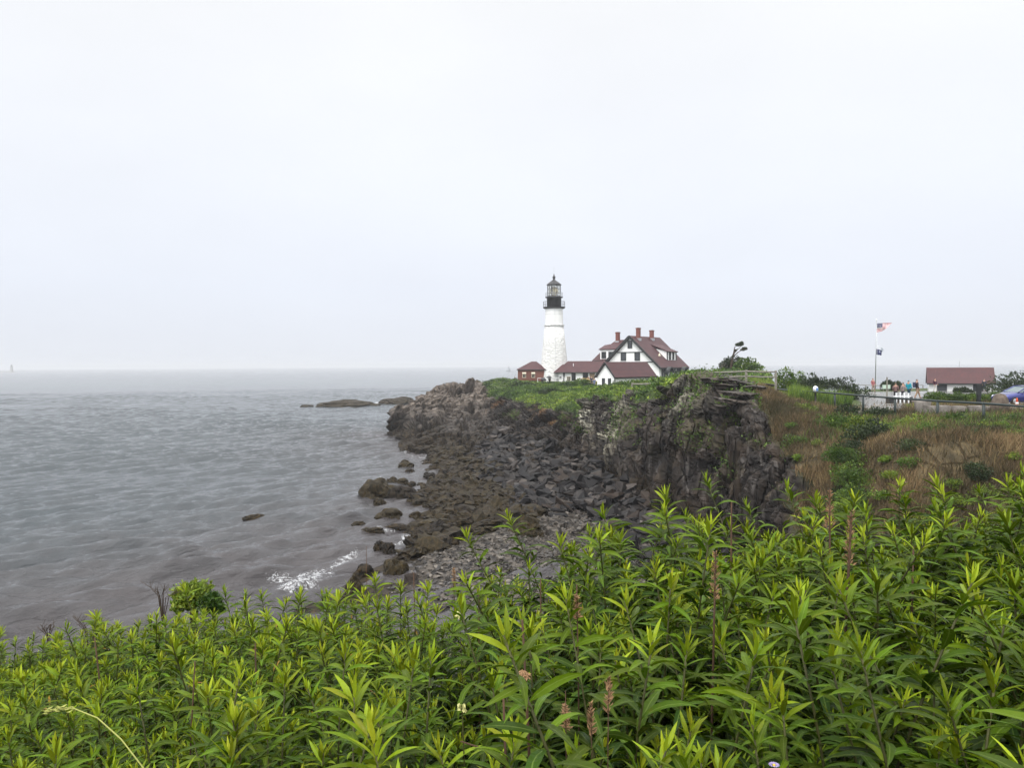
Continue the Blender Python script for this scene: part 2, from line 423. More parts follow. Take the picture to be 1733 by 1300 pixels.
light = np.clip(head * sstep(1.8, 6.5, T1[..., 2] + nzm * 1.2) + zslab * .08 + .12 * sstep(.2, .6, nzl) + .32 * zone_cliff * (1 - head) * sstep(.1, .45, nzm + .5 * nzs) * sstep(3.4, 4.4, VV), 0, 1)
nu, nv = UU.shape
idx = np.arange(nu * nv).reshape(nu, nv)
quads = np.stack([idx[:-1, :-1], idx[1:, :-1], idx[1:, 1:], idx[:-1, 1:]], -1).reshape(-1, 4)

def rock_material():
    t = NT('wet layered rock', .62, .14)
    wv = t.coord((1, 1, 1), 'World')
    sv = t.coord((1.0, .8, .28), 'World', (0, .16, .35))
    n1 = t.noise(sv, .9, 7, .62, .6); n2 = t.noise(wv, .25, 3); n3 = t.noise(sv, 4.0, 5, .65)
    c = t.ramp(n1, [(.28, (.004, .0035, .004)), (.45, (.013, .0108, .0095)), (.58, (.032, .0255, .0205)), (.75, (.090, .074, .060))])
    c = t.mix(t.rng(n2, .4, .68, 0, .55), c, (.021, .0165, .0145))
    pl = t.noise(t.coord((2.2, 1.8, .3), 'World'), 1.0, 4, .55, .8); c = t.mix(t.rng(pl, .56, .66, 0, .75), c, t.ramp(n3, [(.35, (.040, .036, .034)), (.65, (.135, .122, .112))]))
    ck = t.vor(t.coord((.9, .8, .22), 'World'), 1.0, 'DISTANCE_TO_EDGE')
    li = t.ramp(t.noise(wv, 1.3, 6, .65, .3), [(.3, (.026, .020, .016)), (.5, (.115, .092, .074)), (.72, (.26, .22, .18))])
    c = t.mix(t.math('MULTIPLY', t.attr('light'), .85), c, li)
    c = t.mix(t.math('MULTIPLY', t.attr('pale'), t.rng(n3, .4, .55)), c, t.ramp(n3, [(.4, (.25, .24, .17)), (.7, (.52, .50, .41))]))
    c = t.mix(t.math('MULTIPLY', t.attr('rust'), .8), c, t.ramp(n3, [(.35, (.06, .028, .012)), (.7, (.24, .125, .05))]))
    c = t.mix(t.math('MULTIPLY', t.attr('moss'), t.rng(n3, .35, .6)), c, t.ramp(n3, [(.35, (.018, .020, .007)), (.7, (.075, .072, .024))]))
    c = t.mix(t.attr('weed'), c, t.ramp(t.noise(wv, 2.2, 6, .7), [(.3, (.005, .004, .003)), (.5, (.016, .011, .006)), (.7, (.055, .036, .013))]))
    pc = t.ramp(t.vor(wv, 2.6, 'F1', 'Color'), [(.1, (.018, .016, .015)), (.5, (.052, .045, .038)), (.9, (.11, .094, .078))])
    c = t.mix(t.attr('peb'), c, pc)
    gs = t.ramp(t.noise(wv, 1.1, 6, .7), [(.3, (.020, .024, .006)), (.5, (.045, .070, .012)), (.72, (.10, .13, .028))])
    ds = t.ramp(t.noise(wv, 1.7, 6, .7), [(.3, (.028, .023, .011)), (.5, (.068, .050, .024)), (.72, (.14, .105, .050))])
    c = t.mix(t.attr('veg'), c, t.mix(t.attr('dry'), gs, ds))
    t.col(c)
    b = t.bump(t.rng(ck, 0, .07), .8, .35); b = t.bump(n1, .8, .2, b); b = t.bump(n3, .7, .08, b); t.bump(t.noise(wv, 9.0, 4, .7), .5, .03, b)
    return t.m
M_ROCK = rock_material()
fa = lambda a: a.reshape(-1)
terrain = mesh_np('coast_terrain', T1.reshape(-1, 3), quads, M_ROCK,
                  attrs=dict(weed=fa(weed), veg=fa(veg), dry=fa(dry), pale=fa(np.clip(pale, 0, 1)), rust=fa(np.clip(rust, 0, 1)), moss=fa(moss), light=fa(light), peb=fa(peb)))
tag(terrain, kind='structure')
_tm = terrain.data; _tv = [tuple(v) for v in T1.reshape(-1, 3)]
TBVH = BVHTree.FromPolygons(_tv, quads.tolist())
def gz(x, y, default=8.6):
    h = TBVH.ray_cast(Vector((x, y, 60)), Vector((0, 0, -1)))
    return h[0].z if h[0] is not None else default
TN = grid_normals(T1)
if TN[250, 250, 2] < 0: TN = -TN

# ------------------------------------------------------------------ the hillside the viewer stands on
_EX, _EY = [-14, -6, -3.3, -1.3, -.6, -.2, .1, 1, 2.2, 4, 20], [9.0, 7.2, 5.9, 5.0, 4.2, 3.7, 3.4, 3.2, 3.5, 4.6, 6.0]
def hill_edge(x): return float(np.interp(x, _EX, _EY))
def hill(x, y):
    x = np.asarray(x, float); y = np.asarray(y, float)
    z = 10.40 + np.where(x < 0, .22, .07) * np.clip(x, -30, 8) - (.13 - .09 * sstep(-.4, .6, x)) * np.maximum(y, 0)
    z = z - np.interp(x, [-3.5, -1.5, -.6, -.25, .1, .5, 1.2, 3], [.13, .12, .16, .18, .15, .10, .15, .20]) * sstep(.6, 2.6, y)
    over = np.maximum(y - np.interp(x, _EX, _EY), 0)
    z = z - .95 * over + .7 * (1 - np.exp(-over * .7))
    p = np.stack([x, y, x * 0], -1)
    return z + .05 * fbm(p * .9, 3, 44) * np.clip(1 - over * .2, .2, 1)
gx = np.concatenate([np.linspace(-34, -12, 24)[:-1], np.linspace(-12, 12, 130)[:-1], np.linspace(12, 34, 24)])
gy = np.concatenate([np.linspace(-12, 0, 14)[:-1], np.linspace(0, 14, 90)[:-1], np.linspace(14, 30, 22)])
GX, GY = np.meshgrid(gx, gy, indexing='ij'); GZ = np.maximum(hill(GX, GY), -2.4)
gi = np.arange(GX.size).reshape(GX.shape)
gq = np.stack([gi[:-1, :-1], gi[1:, :-1], gi[1:, 1:], gi[:-1, 1:]], -1).reshape(-1, 4)
t = NT('dark leaf litter soil', .9, .15); v_ = t.coord(kind='World')
t.col(t.ramp(t.noise(v_, 9, 6, .7), [(.3, (.008, .006, .004)), (.55, (.03, .02, .011)), (.75, (.085, .05, .025))]))
t.bump(t.noise(v_, 30, 5, .7), .8, .03)
M_SOIL = t.m
tag(mesh_np('hillside_ground', np.stack([GX, GY, GZ], -1).reshape(-1, 3), gq, M_SOIL, smooth=True), kind='structure')

# ------------------------------------------------------------------ sea
def sea():
    az = np.radians(np.concatenate([np.linspace(-62, -36, 30)[:-1], np.linspace(-36, 4, 620)[:-1], np.linspace(4, 62, 60)]))
    rr = np.concatenate([np.geomspace(17, 34, 30)[:-1], np.geomspace(34, 420, 560)[:-1], np.geomspace(420, 9500, 50)])
    AZ, RR = np.meshgrid(az, rr, indexing='ij')
    X = RR * np.sin(AZ); Y = RR * np.cos(AZ); Z = np.zeros_like(X)
    r = np.random.default_rng(5)
    th0 = math.radians(132)                                      # swell running in towards the cove
    wx = X + 2.2 * fbm(np.stack([X * .05, Y * .05, X * 0], -1), 2, 8); wy = Y + 2.2 * fbm(np.stack([X * .05, Y * .05, X * 0 + 9], -1), 2, 8)
    for k in range(70):
        lam = .8 * (6.2 / .8) ** r.random(); th = th0 + r.normal() * .30
        a = .0235 * lam ** .75; kk = 2 * PI / lam
        fade = np.clip(1.6 - RR / (lam * 95), 0, 1)
        ph = kk * (wx * math.sin(th) + wy * math.cos(th)) + r.random() * 7
        Z += a * fade * (np.sin(ph) + .22 * np.cos(2 * ph)) * .5
    Z *= .55 + .9 * np.clip(fbm(np.stack([X * .03, Y * .05, X * 0 + 4], -1), 3, 3) + .5, 0, 1)
    # broken foam where the swell meets the stones; brown shallows over weed
    P2 = np.stack([X, Y], -1)
    def seg_d(pts):
        d = np.full(X.shape, 1e9)
        for a, b in zip(pts[:-1], pts[1:]):
            a = np.array(a[:2]); b = np.array(b[:2]); ab = b - a
            tt = np.clip(((P2 - a) @ ab) / (ab @ ab), 0, 1); d = np.minimum(d, np.linalg.norm(P2 - a - tt[..., None] * ab, axis=-1))
        return d
    fz = fbm(np.stack([X * .8, Y * .8, X * 0], -1), 4, 61)
    foam = np.zeros_like(X)
    for pts, w_, s_ in (([(470, 972), (500, 972), (530, 968), (566, 962), (590, 945), (607, 930)], .75, 1.0), ([(480, 1000), (520, 990), (545, 975)], 1.0, 1.0),
                        ([(668, 921), (680, 917), (689, 908)], .45, 1.0), ([(640, 893), (655, 899), (665, 897)], .4, .9), ([(0, 1040), (15, 1036)], .5, .9),
                        ([(712, 838), (735, 848), (742, 858), (736, 872)], .35, .95), ([(655, 800), (605, 836), (650, 846)], .3, .85), ([(628, 686), (640, 681), (650, 684)], 1.6, 1.1), ([(500, 688), (560, 692), (640, 690)], .9, .5),
                        ([(655, 738), (690, 743), (686, 768), (726, 779)], .4, .9)):
        d = seg_d([atz(a, b, 0) for a, b in pts])
        foam = np.maximum(foam, s_ * np.exp(-(d / w_) ** 2 * .7))
    sh = seg_d([atz(*q, 0) for q in ((655, 737), (690, 741), (687, 764), (728, 775), (745, 800), (735, 822), (700, 850), (740, 870), (690, 895), (690, 920), (665, 945), (600, 985), (500, 1040))])
    foam = np.maximum(foam, .86 * np.exp(-(sh / .32) ** 2) * sstep(-.25, .3, fz))
    shallow = np.clip(np.exp(-sh / 13.0) * 1.05 + sstep(75, 38, RR) * .55 + fz * .18 * sstep(120, 60, RR), 0, 1)
    n1, n2 = X.shape; ii = np.arange(n1 * n2).reshape(n1, n2)
    q = np.stack([ii[:-1, :-1], ii[1:, :-1], ii[1:, 1:], ii[:-1, 1:]], -1).reshape(-1, 4)
    t = NT('grey sea water', .16, .5); t.b.inputs['IOR'].default_value = 1.33
    wv = t.coord(kind='World')
    deep = t.mix(t.rng(t.noise(wv, .02, 3), .35, .65), (.034, .043, .049), (.050, .061, .068))
    c = t.mix(t.attr('shallow'), deep, t.ramp(t.noise(wv, .12, 4), [(.35, (.036, .032, .033)), (.65, (.056, .050, .051))]))
    lace = t.noise(wv, 3.4, 8, .78, 1.2)
    fm = t.rng(t.math('ADD', t.math('MULTIPLY', t.attr('foam'), .33), lace), .79, 1.0)
    t.col(t.mix(t.math('MULTIPLY', fm, .9), c, (.80, .82, .84)))
    t.l(t.rng(fm, 0, 1, .14, .8), t.b.inputs['Roughness'])
    s1 = t.along(math.radians(-48), (.36, 1.0, 1))
    b = t.bump(t.noise(s1, 1.5, 5, .62, .3), .8, .25)
    b = t.bump(t.noise(s1, 3.0, 4, .62, .2), .95, .10, b)
    nz_ = t.n('ShaderNodeTexNoise'); nz_.inputs['Scale'].default_value = 1.9; nz_.inputs['Detail'].default_value = 5; t.l(s1, nz_.inputs['Vector'])
    v1 = t.n('ShaderNodeVectorMath', operation='SUBTRACT'); v1.inputs[1].default_value = (.5, .5, .5); t.l(nz_.outputs['Color'], v1.inputs[0])
    v2 = t.n('ShaderNodeVectorMath', operation='MULTIPLY'); v2.inputs[1].default_value = (.75, .75, 0); t.l(v1.outputs[0], v2.inputs[0]); v2b = t.n('ShaderNodeVectorMath', operation='SCALE'); t.l(v2.outputs[0], v2b.inputs[0]); t.l(t.attr('ruffle'), v2b.inputs['Scale'])
    v3 = t.n('ShaderNodeVectorMath', operation='ADD'); t.l(b, v3.inputs[0]); t.l(v2b.outputs[0], v3.inputs[1])
    v4 = t.n('ShaderNodeVectorMath', operation='NORMALIZE'); t.l(v3.outputs[0], v4.inputs[0]); t.l(v4.outputs[0], t.b.inputs['Normal'])
    o = mesh_np('sea_water', np.stack([X, Y, Z], -1).reshape(-1, 3), q, t.m, attrs=dict(ruffle=(.12 + .88 * sstep(110, 420, RR)).reshape(-1), foam=foam.reshape(-1), shallow=shallow.reshape(-1)), smooth=True)
    tag(o, kind='structure')
sea()

# ------------------------------------------------------------------ haze
def haze():
    t = bpy.data.materials.new('sea haze'); t.use_nodes = True; n = t.node_tree; n.nodes.clear()
    pv = n.nodes.new('ShaderNodeVolumePrincipled'); out = n.nodes.new('ShaderNodeOutputMaterial')
    pv.inputs['Color'].default_value = (.80, .82, .85, 1); pv.inputs['Density'].default_value = HAZE_D
    pv.inputs['Density Attribute'].default_value = ''; pv.inputs['Temperature Attribute'].default_value = ''
    n.links.new(pv.outputs[0], out.inputs['Volume'])
    try: t.cycles.homogeneous_volume = True
    except Exception: pass
    o = MB().box((-9700, -120, -4.4), (9700, 9700, 37.5)).build('haze', t)
    tag(o, kind='stuff')
HAZE_D = .00033
haze()
# ------------------------------------------------------------------ materials for built things
def paint_white(name, course=6.0):
    t = NT(name, .55, .3); v = t.coord()
    w = t.n('ShaderNodeTexWave', wave_type='BANDS', bands_direction='Z'); w.inputs['Scale'].default_value = course; w.inputs['Distortion'].default_value = .4
    t.l(v, w.inputs['Vector'])
    c = t.ramp(t.noise(v, .8, 6, .65), [(.3, (.84, .835, .81)), (.6, (.90, .90, .885)), (.8, (.86, .845, .80))])
    t.col(c); t.bump(w.outputs['Fac'], .3, .02); return t.m
def tower_paint():
    t = NT('whitewashed rubble masonry', .6, .3); v = t.coord()
    s = t.coord((1.0, 1.0, 2.4)); vo = t.vor(s, .95, 'DISTANCE_TO_EDGE')
    n = t.noise(v, .7, 6, .7); n2 = t.noise(t.coord((2.5, 2.5, .35)), 1.2, 5, .7)
    c = t.ramp(n, [(.3, (.66, .65, .62)), (.6, (.74, .735, .72)), (.8, (.68, .655, .60))])
    c = t.mix(t.rng(n2, .62, .85, 0, .2), c, (.56, .54, .48))
    t.col(t.mix(t.rng(vo, 0, .05, .3, 0), c, (.52, .51, .48)))
    b = t.bump(t.rng(vo, 0, .12), .9, .12); t.bump(t.noise(v, 5, 4), .3, .03, b); return t.m
def shingles(name, a, b_, sc=3.2):
    t = NT(name, .6, .35); v = t.coord()
    br = t.n('ShaderNodeTexBrick'); br.inputs['Scale'].default_value = sc; br.inputs['Mortar Size'].default_value = .012
    br.inputs['Color1'].default_value = (*a, 1); br.inputs['Color2'].default_value = (*b_, 1); br.inputs['Mortar'].default_value = (a[0] * .4, a[1] * .4, a[2] * .4, 1)
    br.inputs['Row Height'].default_value = .5
    m = t.n('ShaderNodeMapping'); m.inputs['Rotation'].default_value = (math.radians(90), 0, 0); t.l(v, m.inputs[0]); t.l(m.outputs[0], br.inputs['Vector'])
    t.col(t.mix(t.rng(t.noise(v, .7, 5, .6), .35, .65, 0, .85), br.outputs['Color'], (a[0] * .6, a[1] * .7, a[2] * .8)))
    t.bump(t.noise(v, 12, 3), .4, .02); return t.m
def bricks(name, a, b_, mort, sc):
    t = NT(name, .8, .2); v = t.coord(); m = t.n('ShaderNodeMapping'); m.inputs['Rotation'].default_value = (math.radians(90), 0, 0); t.l(v, m.inputs[0])
    br = t.n('ShaderNodeTexBrick'); br.inputs['Scale'].default_value = sc; t.l(m.outputs[0], br.inputs['Vector'])
    for k, c in (('Color1', a), ('Color2', b_), ('Mortar', mort)): br.inputs[k].default_value = (*c, 1)
    br.inputs['Mortar Size'].default_value = .015
    t.col(t.mix(t.rng(t.noise(v, 1.2, 5), .4, .7, 0, .4), br.outputs['Color'], tuple(x * .6 for x in a))); return t.m
M_PLAIN = simple('smooth white paint', (.72, .715, .70), .6, .04, 1.5)
M_WHITE = paint_white('white painted clapboard'); M_TOWER = tower_paint()
M_ROOF = shingles('dark red roof shingles', (.074, .021, .021), (.054, .017, .018))
M_DARK = simple('dark green black trim paint', (.018, .020, .020), .5)
M_IRON = simple('black painted iron', (.016, .015, .016), .45, .2, 2, .4)
M_BRICK = bricks('red brick', (.19, .062, .044), (.15, .048, .036), (.22, .17, .14), 5)
M_CHIM = bricks('chimney brick', (.20, .060, .045), (.15, .045, .036), (.16, .11, .09), 5)
M_GLASS = simple('dark window glass', (.02, .024, .028), .08, .3, 1.5, .6)
M_CREAM = simple('cream canvas', (.62, .55, .42), .8)
M_WOOD = simple('weathered grey wood', (.20, .185, .155), .8, .3, 6, .2, 0, .3)
M_WOODY = simple('yellowed timber', (.42, .30, .12), .7, .2, 4)
M_METAL = simple('galvanised steel', (.42, .43, .44), .4, .1, 4, .5, .7)
M_PIPE = simple('dark green railing paint', (.012, .022, .020), .4, .25, 5, .4)
M_POLE = simple('white painted pole', (.78, .79, .80), .4, .05)
M_GRAN = None
def granite():
    t = NT('rough grey granite', .75, .25); v = t.coord()
    n = t.noise(v, 2.2, 7, .7); n2 = t.noise(v, 14, 4, .7)
    c = t.ramp(n, [(.3, (.085, .075, .065)), (.55, (.19, .17, .15)), (.75, (.30, .27, .24))])
    t.col(t.mix(t.rng(n2, .55, .7, 0, .5), c, (.10, .085, .06))); b = t.bump(n, .7, .08); t.bump(n2, .5, .02, b); return t.m
M_GRAN = granite()
def lantern_glass():
    t = NT('lantern glass', .06, .6); t.b.inputs['Transmission Weight'].default_value = .85; t.b.inputs['IOR'].default_value = 1.2
    t.col((.85, .86, .82)); return t.m
M_LGLASS = lantern_glass()
M_LENS = simple('brass and glass lens', (.55, .45, .24), .25, .3, 5, .6, .3)

def window(par, c, r, n, w, h, name='window', fm=None, gm=None, bars=(1, 1), fw=.1):
    """a framed window centred at c; r along its width, n outward"""
    c, r, n = Vector(c), Vector(r).normalized(), Vector(n).normalized(); u = Vector((0, 0, 1))
    f = MB(); d = .07
    for s in (-1, 1):
        f.bar(c + r * (s * w / 2) - u * (h / 2 + fw / 2) + n * d, c + r * (s * w / 2) + u * (h / 2 + fw / 2) + n * d, fw, fw)
        f.bar(c - r * (w / 2 - fw / 2) + u * (s * h / 2) + n * d, c + r * (w / 2 - fw / 2) + u * (s * h / 2) + n * d, fw, fw * .98)
    for i in range(bars[0]):
        x = -w / 2 + w * (i + 1) / (bars[0] + 1); f.bar(c + r * x - u * (h / 2 - fw / 2) + n * (d - .01), c + r * x + u * (h / 2 - fw / 2) + n * (d - .01), .05, .05)
    for i in range(bars[1]):
        z = -h / 2 + h * (i + 1) / (bars[1] + 1); f.bar(c - r * (w / 2 - fw / 2) + u * z + n * (d + .005), c + r * (w / 2 - fw / 2) + u * z + n * (d + .005), .05, .05)
    fo = f.build(name, fm or M_DARK, par)
    p = [c + r * (a * w / 2) + u * (b * h / 2) + n * .045 for a, b in ((-1, -1), (1, -1), (1, 1), (-1, 1))]
    MB().slab(p, n, .04).build('pane', gm or M_GLASS, fo)
    return fo

# ------------------------------------------------------------------ lighthouse
def lighthouse():
    px, Y = 938.3, 179.0; x = (px - CW) / FPX * Y; zb = 8.2
    L = empty('lighthouse', (x, Y, zb), 0, 'tall white stone lighthouse tower with a black lantern gallery, beside the red roofed house', 'lighthouse')
    MB().lathe([(3.55, -1.5), (3.42, .2), (3.06, 4.6), (2.62, 9.2), (2.22, 13.0)], 48).build('tower_wall', M_TOWER, L, True)
    MB().lathe([(2.22, 13.0), (2.42, 13.05), (2.42, 13.28), (2.18, 13.32), (2.12, 13.33)], 48).build('string_course', M_TOWER, L)
    MB().lathe([(2.13, 13.32), (2.06, 15.6), (2.05, 15.75), (2.10, 15.8), (2.10, 15.95), (2.05, 16.0), (2.04, 17.05)], 48).build('upper_wall', M_PLAIN, L)
    MB().lathe([(2.05, 17.05), (2.35, 17.1), (2.62, 17.3), (2.62, 17.48), (1.7, 17.5)], 40).build('gallery', M_IRON, L)
    def railing(R, z0, h, n, nm, mat):
        m = MB()
        for z in (z0 + h, z0 + h * .5):
            m.tube([(R * math.cos(a), R * math.sin(a), z) for a in np.linspace(0, 2 * PI, 37)], .028, 6)
        for k in range(n):
            a = 2 * PI * k / n; m.tube([(R * math.cos(a), R * math.sin(a), z0), (R * math.cos(a), R * math.sin(a), z0 + h)], .026, 6)
        m.build(nm, mat, L)
    railing(2.54, 17.48, 1.25, 20, 'gallery_railing', M_IRON)
    MB().lathe([(1.7, 17.5), (1.7, 19.55), (1.78, 19.58)], 40).build('watch_room', M_IRON, L, True)
    MB().lathe([(1.78, 19.58), (2.08, 19.66), (2.08, 19.86), (1.5, 19.88)], 40).build('upper_gallery', M_IRON, L)
    railing(2.0, 19.86, .95, 16, 'upper_railing', M_METAL)
    MB().lathe([(1.52, 19.9), (1.52, 22.6)], 32, cap=False).build('lantern_glass', M_LGLASS, L, True)
    m = MB()
    for k in range(16):
        a = 2 * PI * k / 16; m.tube([(1.55 * math.cos(a), 1.55 * math.sin(a), 19.88), (1.55 * math.cos(a), 1.55 * math.sin(a), 22.62)], .04, 6)
    for z in (20.0, 20.85, 21.7, 22.55):
        m.tube([(1.55 * math.cos(a), 1.55 * math.sin(a), z) for a in np.linspace(0, 2 * PI, 33)], .038, 6)
    m.build('glazing_bars', M_IRON, L)
    MB().lathe([(.2, 19.9), (.45, 20.2), (.72, 20.6), (.82, 21.2), (.72, 21.8), (.4, 22.2), (.15, 22.3)], 24).build('lens', M_LENS, L, True)
    # opaque landward sectors of the lantern
    m = MB()
    for k in range(6):
        a0, a1 = math.radians(236 + k * 3), math.radians(239 + k * 3)
        m.slab([(1.46 * math.cos(a0), 1.46 * math.sin(a0), 20.0), (1.46 * math.cos(a1), 1.46 * math.sin(a1), 20.0), (1.46 * math.cos(a1), 1.46 * math.sin(a1), 22.5), (1.46 * math.cos(a0), 1.46 * math.sin(a0), 22.5)], (math.cos(a0), math.sin(a0), 0), .02)
    m.build('blind_panel', M_DARK, L)
    MB().lathe([(1.55, 22.62), (1.76, 22.66), (1.74, 22.76), (1.15, 23.25), (.62, 23.6), (.34, 23.85), (.22, 24.05)], 32).build('lantern_roof', M_IRON, L, False)
    MB().lathe([(.2, 24.0), (.32, 24.2), (.36, 24.45), (.28, 24.7), (.12, 24.85), (.12, 25.1), (.05, 25.25)], 20).build('ventilator_ball', M_IRON, L, True)
    MB().tube([(0, 0, 25.2), (0, 0, 26.9)], [.035, .015], 6).build('lightning_rod', M_METAL, L)
    for (pxw, pyw, w, h) in ((932, 572.5, .62, 1.15), (927.2, 526.3, .25, .3)):
        dx = (pxw - px) / FPX * Y; z = 12 + (618 - pyw) * Y / FPX - zb
        R = np.interp(z, [0.2, 4.6, 9.2, 13, 17], [3.42, 3.06, 2.62, 2.22, 2.04]) + .03; a = math.asin(dx / R)
        n = Vector((math.sin(a), -math.cos(a), 0)); window(L, n * R, (math.cos(a), math.sin(a), 0), n, w, h)
    MB().tube([(.25, -3.35, .4), (.18, -3.06, 4.6), (.1, -2.64, 9.2), (.05, -2.27, 13.0), (.05, -2.48, 13.1), (.05, -2.48, 13.3), (.05, -2.16, 13.4), (.05, -2.1, 17.0)], .022, 5).build('down_conductor', M_METAL, L)
lighthouse()

# ------------------------------------------------------------------ keeper's house
def gable_prism(m, hw, y0, y1, zb, ze, zr, mi=0):
    vs = []
    for y in (y0, y1): vs += [(-hw, y, zb), (hw, y, zb), (hw, y, ze), (0, y, zr), (-hw, y, ze)]
    m.add(vs, [(0, 1, 2, 3, 4), (9, 8, 7, 6, 5), (0, 5, 6, 1), (1, 6, 7, 2), (2, 7, 8, 3), (3, 8, 9, 4), (4, 9, 5, 0)], mi)
def keepers_house():
    H = empty('keepers_house', (28.1, 180, 8.4), -math.radians(35), 'large white house with a maroon gabled roof, three brick chimneys and dormers', 'house')
    k = .956
    m = MB(); gable_prism(m, 7.3, 0, 16.0, -1.2, 2.95, 9.95); m.box((-10.4, 1.5, -1.2), (-7.3, 11.5, 4.7)); m.build('wall', M_WHITE, H)
    m = MB()
    for s in (1, -1):
        m.slab([(0, -.7, 10.5), (7.95 * s, -.7, 2.9), (7.95 * s, 16.8, 2.9), (0, 16.8, 10.5)][::s], (.69 * s, 0, .72), .26)
    R = m.build('roof', M_ROOF, H)
    w = MB(); a = [(0, 6.5, 9.8), (-7, 6.5, 9.8), (-9.4, 3.9, 7.39), (-10.9, 1, 4.7), (0, 1, 4.7), (-9.4, 9.1, 7.39), (-10.9, 12, 4.7), (0, 12, 4.7)]
    w.add(a, [(0, 1, 2, 3, 4), (1, 5, 2), (2, 5, 6, 3), (0, 7, 6, 5, 1), (4, 3, 6, 7), (0, 4, 7)]); w.build('side_roof', M_ROOF, H)
    t = MB()
    for s in (1, -1):
        t.bar((0, -.78, 10.32), (7.95 * s, -.78, 2.72), .2, .5)
    t.bar((-3.6, -.06, 6.55), (3.6, -.06, 6.55), .14, .22); t.bar((-6.4, -.06, 4.2), (6.4, -.06, 4.2), .14, .22)
    t.bar((7.9, -.4, 2.68), (7.9, 16.5, 2.68), .16, .3); t.bar((-10.85, 1.0, 4.55), (-7.9, 1.0, 4.55), .16, .3); t.bar((-10.45, 1.45, 2.0), (-7.3, 1.45, 2.0), .12, .2)
    t.bar((-10.9, 1.1, 4.5), (-10.9, 11.9, 4.5), .16, .3)
    t.build('trim', M_DARK, H)
    for x in (-1.8, 1.8): window(H, (x, 0, 5.5), (1, 0, 0), (0, -1, 0), 1.25, 1.75, fw=.16)
    window(H, (-.1, 0, 8.4), (1, 0, 0), (0, -1, 0), 1.0, 1.7, fw=.16)
    # left dormer
    D = MB().box((-8.8, 1.35, 4.8), (-4.9, 6.0, 7.3)).build('dormer', M_WHITE, H)
    for x in (-7.8, -5.9): window(D, (x, 1.35, 6.0), (1, 0, 0), (0, -1, 0), 1.15, 1.5)
    MB().slab([(-9.1, 1.0, 7.42), (-4.6, 1.0, 7.42), (-4.6, 6.2, 9.3), (-9.1, 4.2, 8.5)], (0, -.35, .9), .16).build('dormer_roof', M_ROOF, D)
    # long right dormer on the big slope
    D = MB().add([(6.1, 7.3, 4.3), (6.1, 12.6, 4.3), (6.1, 12.6, 6.75), (6.1, 7.3, 6.75), (3.0, 7.3, 7.5), (3.0, 12.6, 7.5), (3.0, 7.3, 4.3), (3.0, 12.6, 4.3)],
                 [(0, 1, 2, 3), (3, 2, 5, 4), (0, 3, 4, 6), (1, 7, 5, 2), (6, 4, 5, 7), (0, 6, 7, 1)]).build('dormer', M_WHITE, H)
    MB().slab([(6.6, 6.9, 6.75), (6.6, 13.0, 6.75), (2.1, 13.0, 8.55), (2.1, 6.9, 8.55)], (.35, 0, .93), .18).build('dormer_roof', M_ROOF, D)
    for y in (8.9, 10.9): window(D, (6.1, y, 5.65), (0, 1, 0), (1, 0, 0), .8, 1.75, fw=.12)
    for y in (7.3, 12.6): MB().bar((6.16, y, 4.3), (6.16, y, 6.7), .22).build('corner_board', M_DARK, D)
    # little round-hooded vent on the slope
    MB().lathe([(.35, 0), (.3, .3), (.12, .7), (.02, .8)], 12, (5.2, 4.9, 5.5)).build('roof_vent', M_CREAM, R, True)
    for (x, y, z0, z1) in ((.75, 2.7, 9.2, 12.4), (.6, 10.6, 9.4, 12.1), (-6.6, 6.4, 8.8, 11.7)):
        c = MB().box((x - .42, y - .42, z0), (x + .42, y + .42, z1 - .25)).box((x - .5, y - .5, z1 - .25), (x + .5, y + .5, z1)).build('chimney', M_CHIM, R)
        MB().box((x - .3, y - .3, z1), (x + .3, y + .3, z1 + .06)).build('chimney_cap', M_DARK, c)
        MB().box((x - .56, y - .56, z0 + .1), (x + .56, y + .56, z0 + .75)).build('flashing', M_METAL, c)
    for y in (3.7, 12.6):
        h = MB(); n = 14
        o = [(0, 1.65 * math.cos(PI * i / n), 1.45 * math.sin(PI * i / n)) for i in range(n + 1)]; q = [(0, 1.3 * math.cos(PI * i / n), 1.12 * math.sin(PI * i / n)) for i in range(n + 1)]
        for i in range(n):
            h.slab([(8.9, y + o[i][1], 1.6 + o[i][2]), (8.9, y + o[i + 1][1], 1.6 + o[i + 1][2]), (8.9, y + q[i + 1][1], 1.6 + q[i + 1][2]), (8.9, y + q[i][1], 1.6 + q[i][2])], (1, 0, 0), 1.8)
        h.box((7.35, y - 1.25, -.6), (7.45, y + 1.25, 2.5))  # dark sheet on the wall paints in the shade of the recess
        h.build('porch_hood', M_DARK, H)
    for y in (1.2, 6.2, 8.4, 10.3, 14.2): MB().bar((7.6, y, -1), (7.6, y, 2.7), .28).build('porch_post', M_DARK, H)
    for y in (6.9, 9.4): window(H, (7.3, y, 1.3), (0, 1, 0), (1, 0, 0), 1.2, 1.5)
keepers_house()

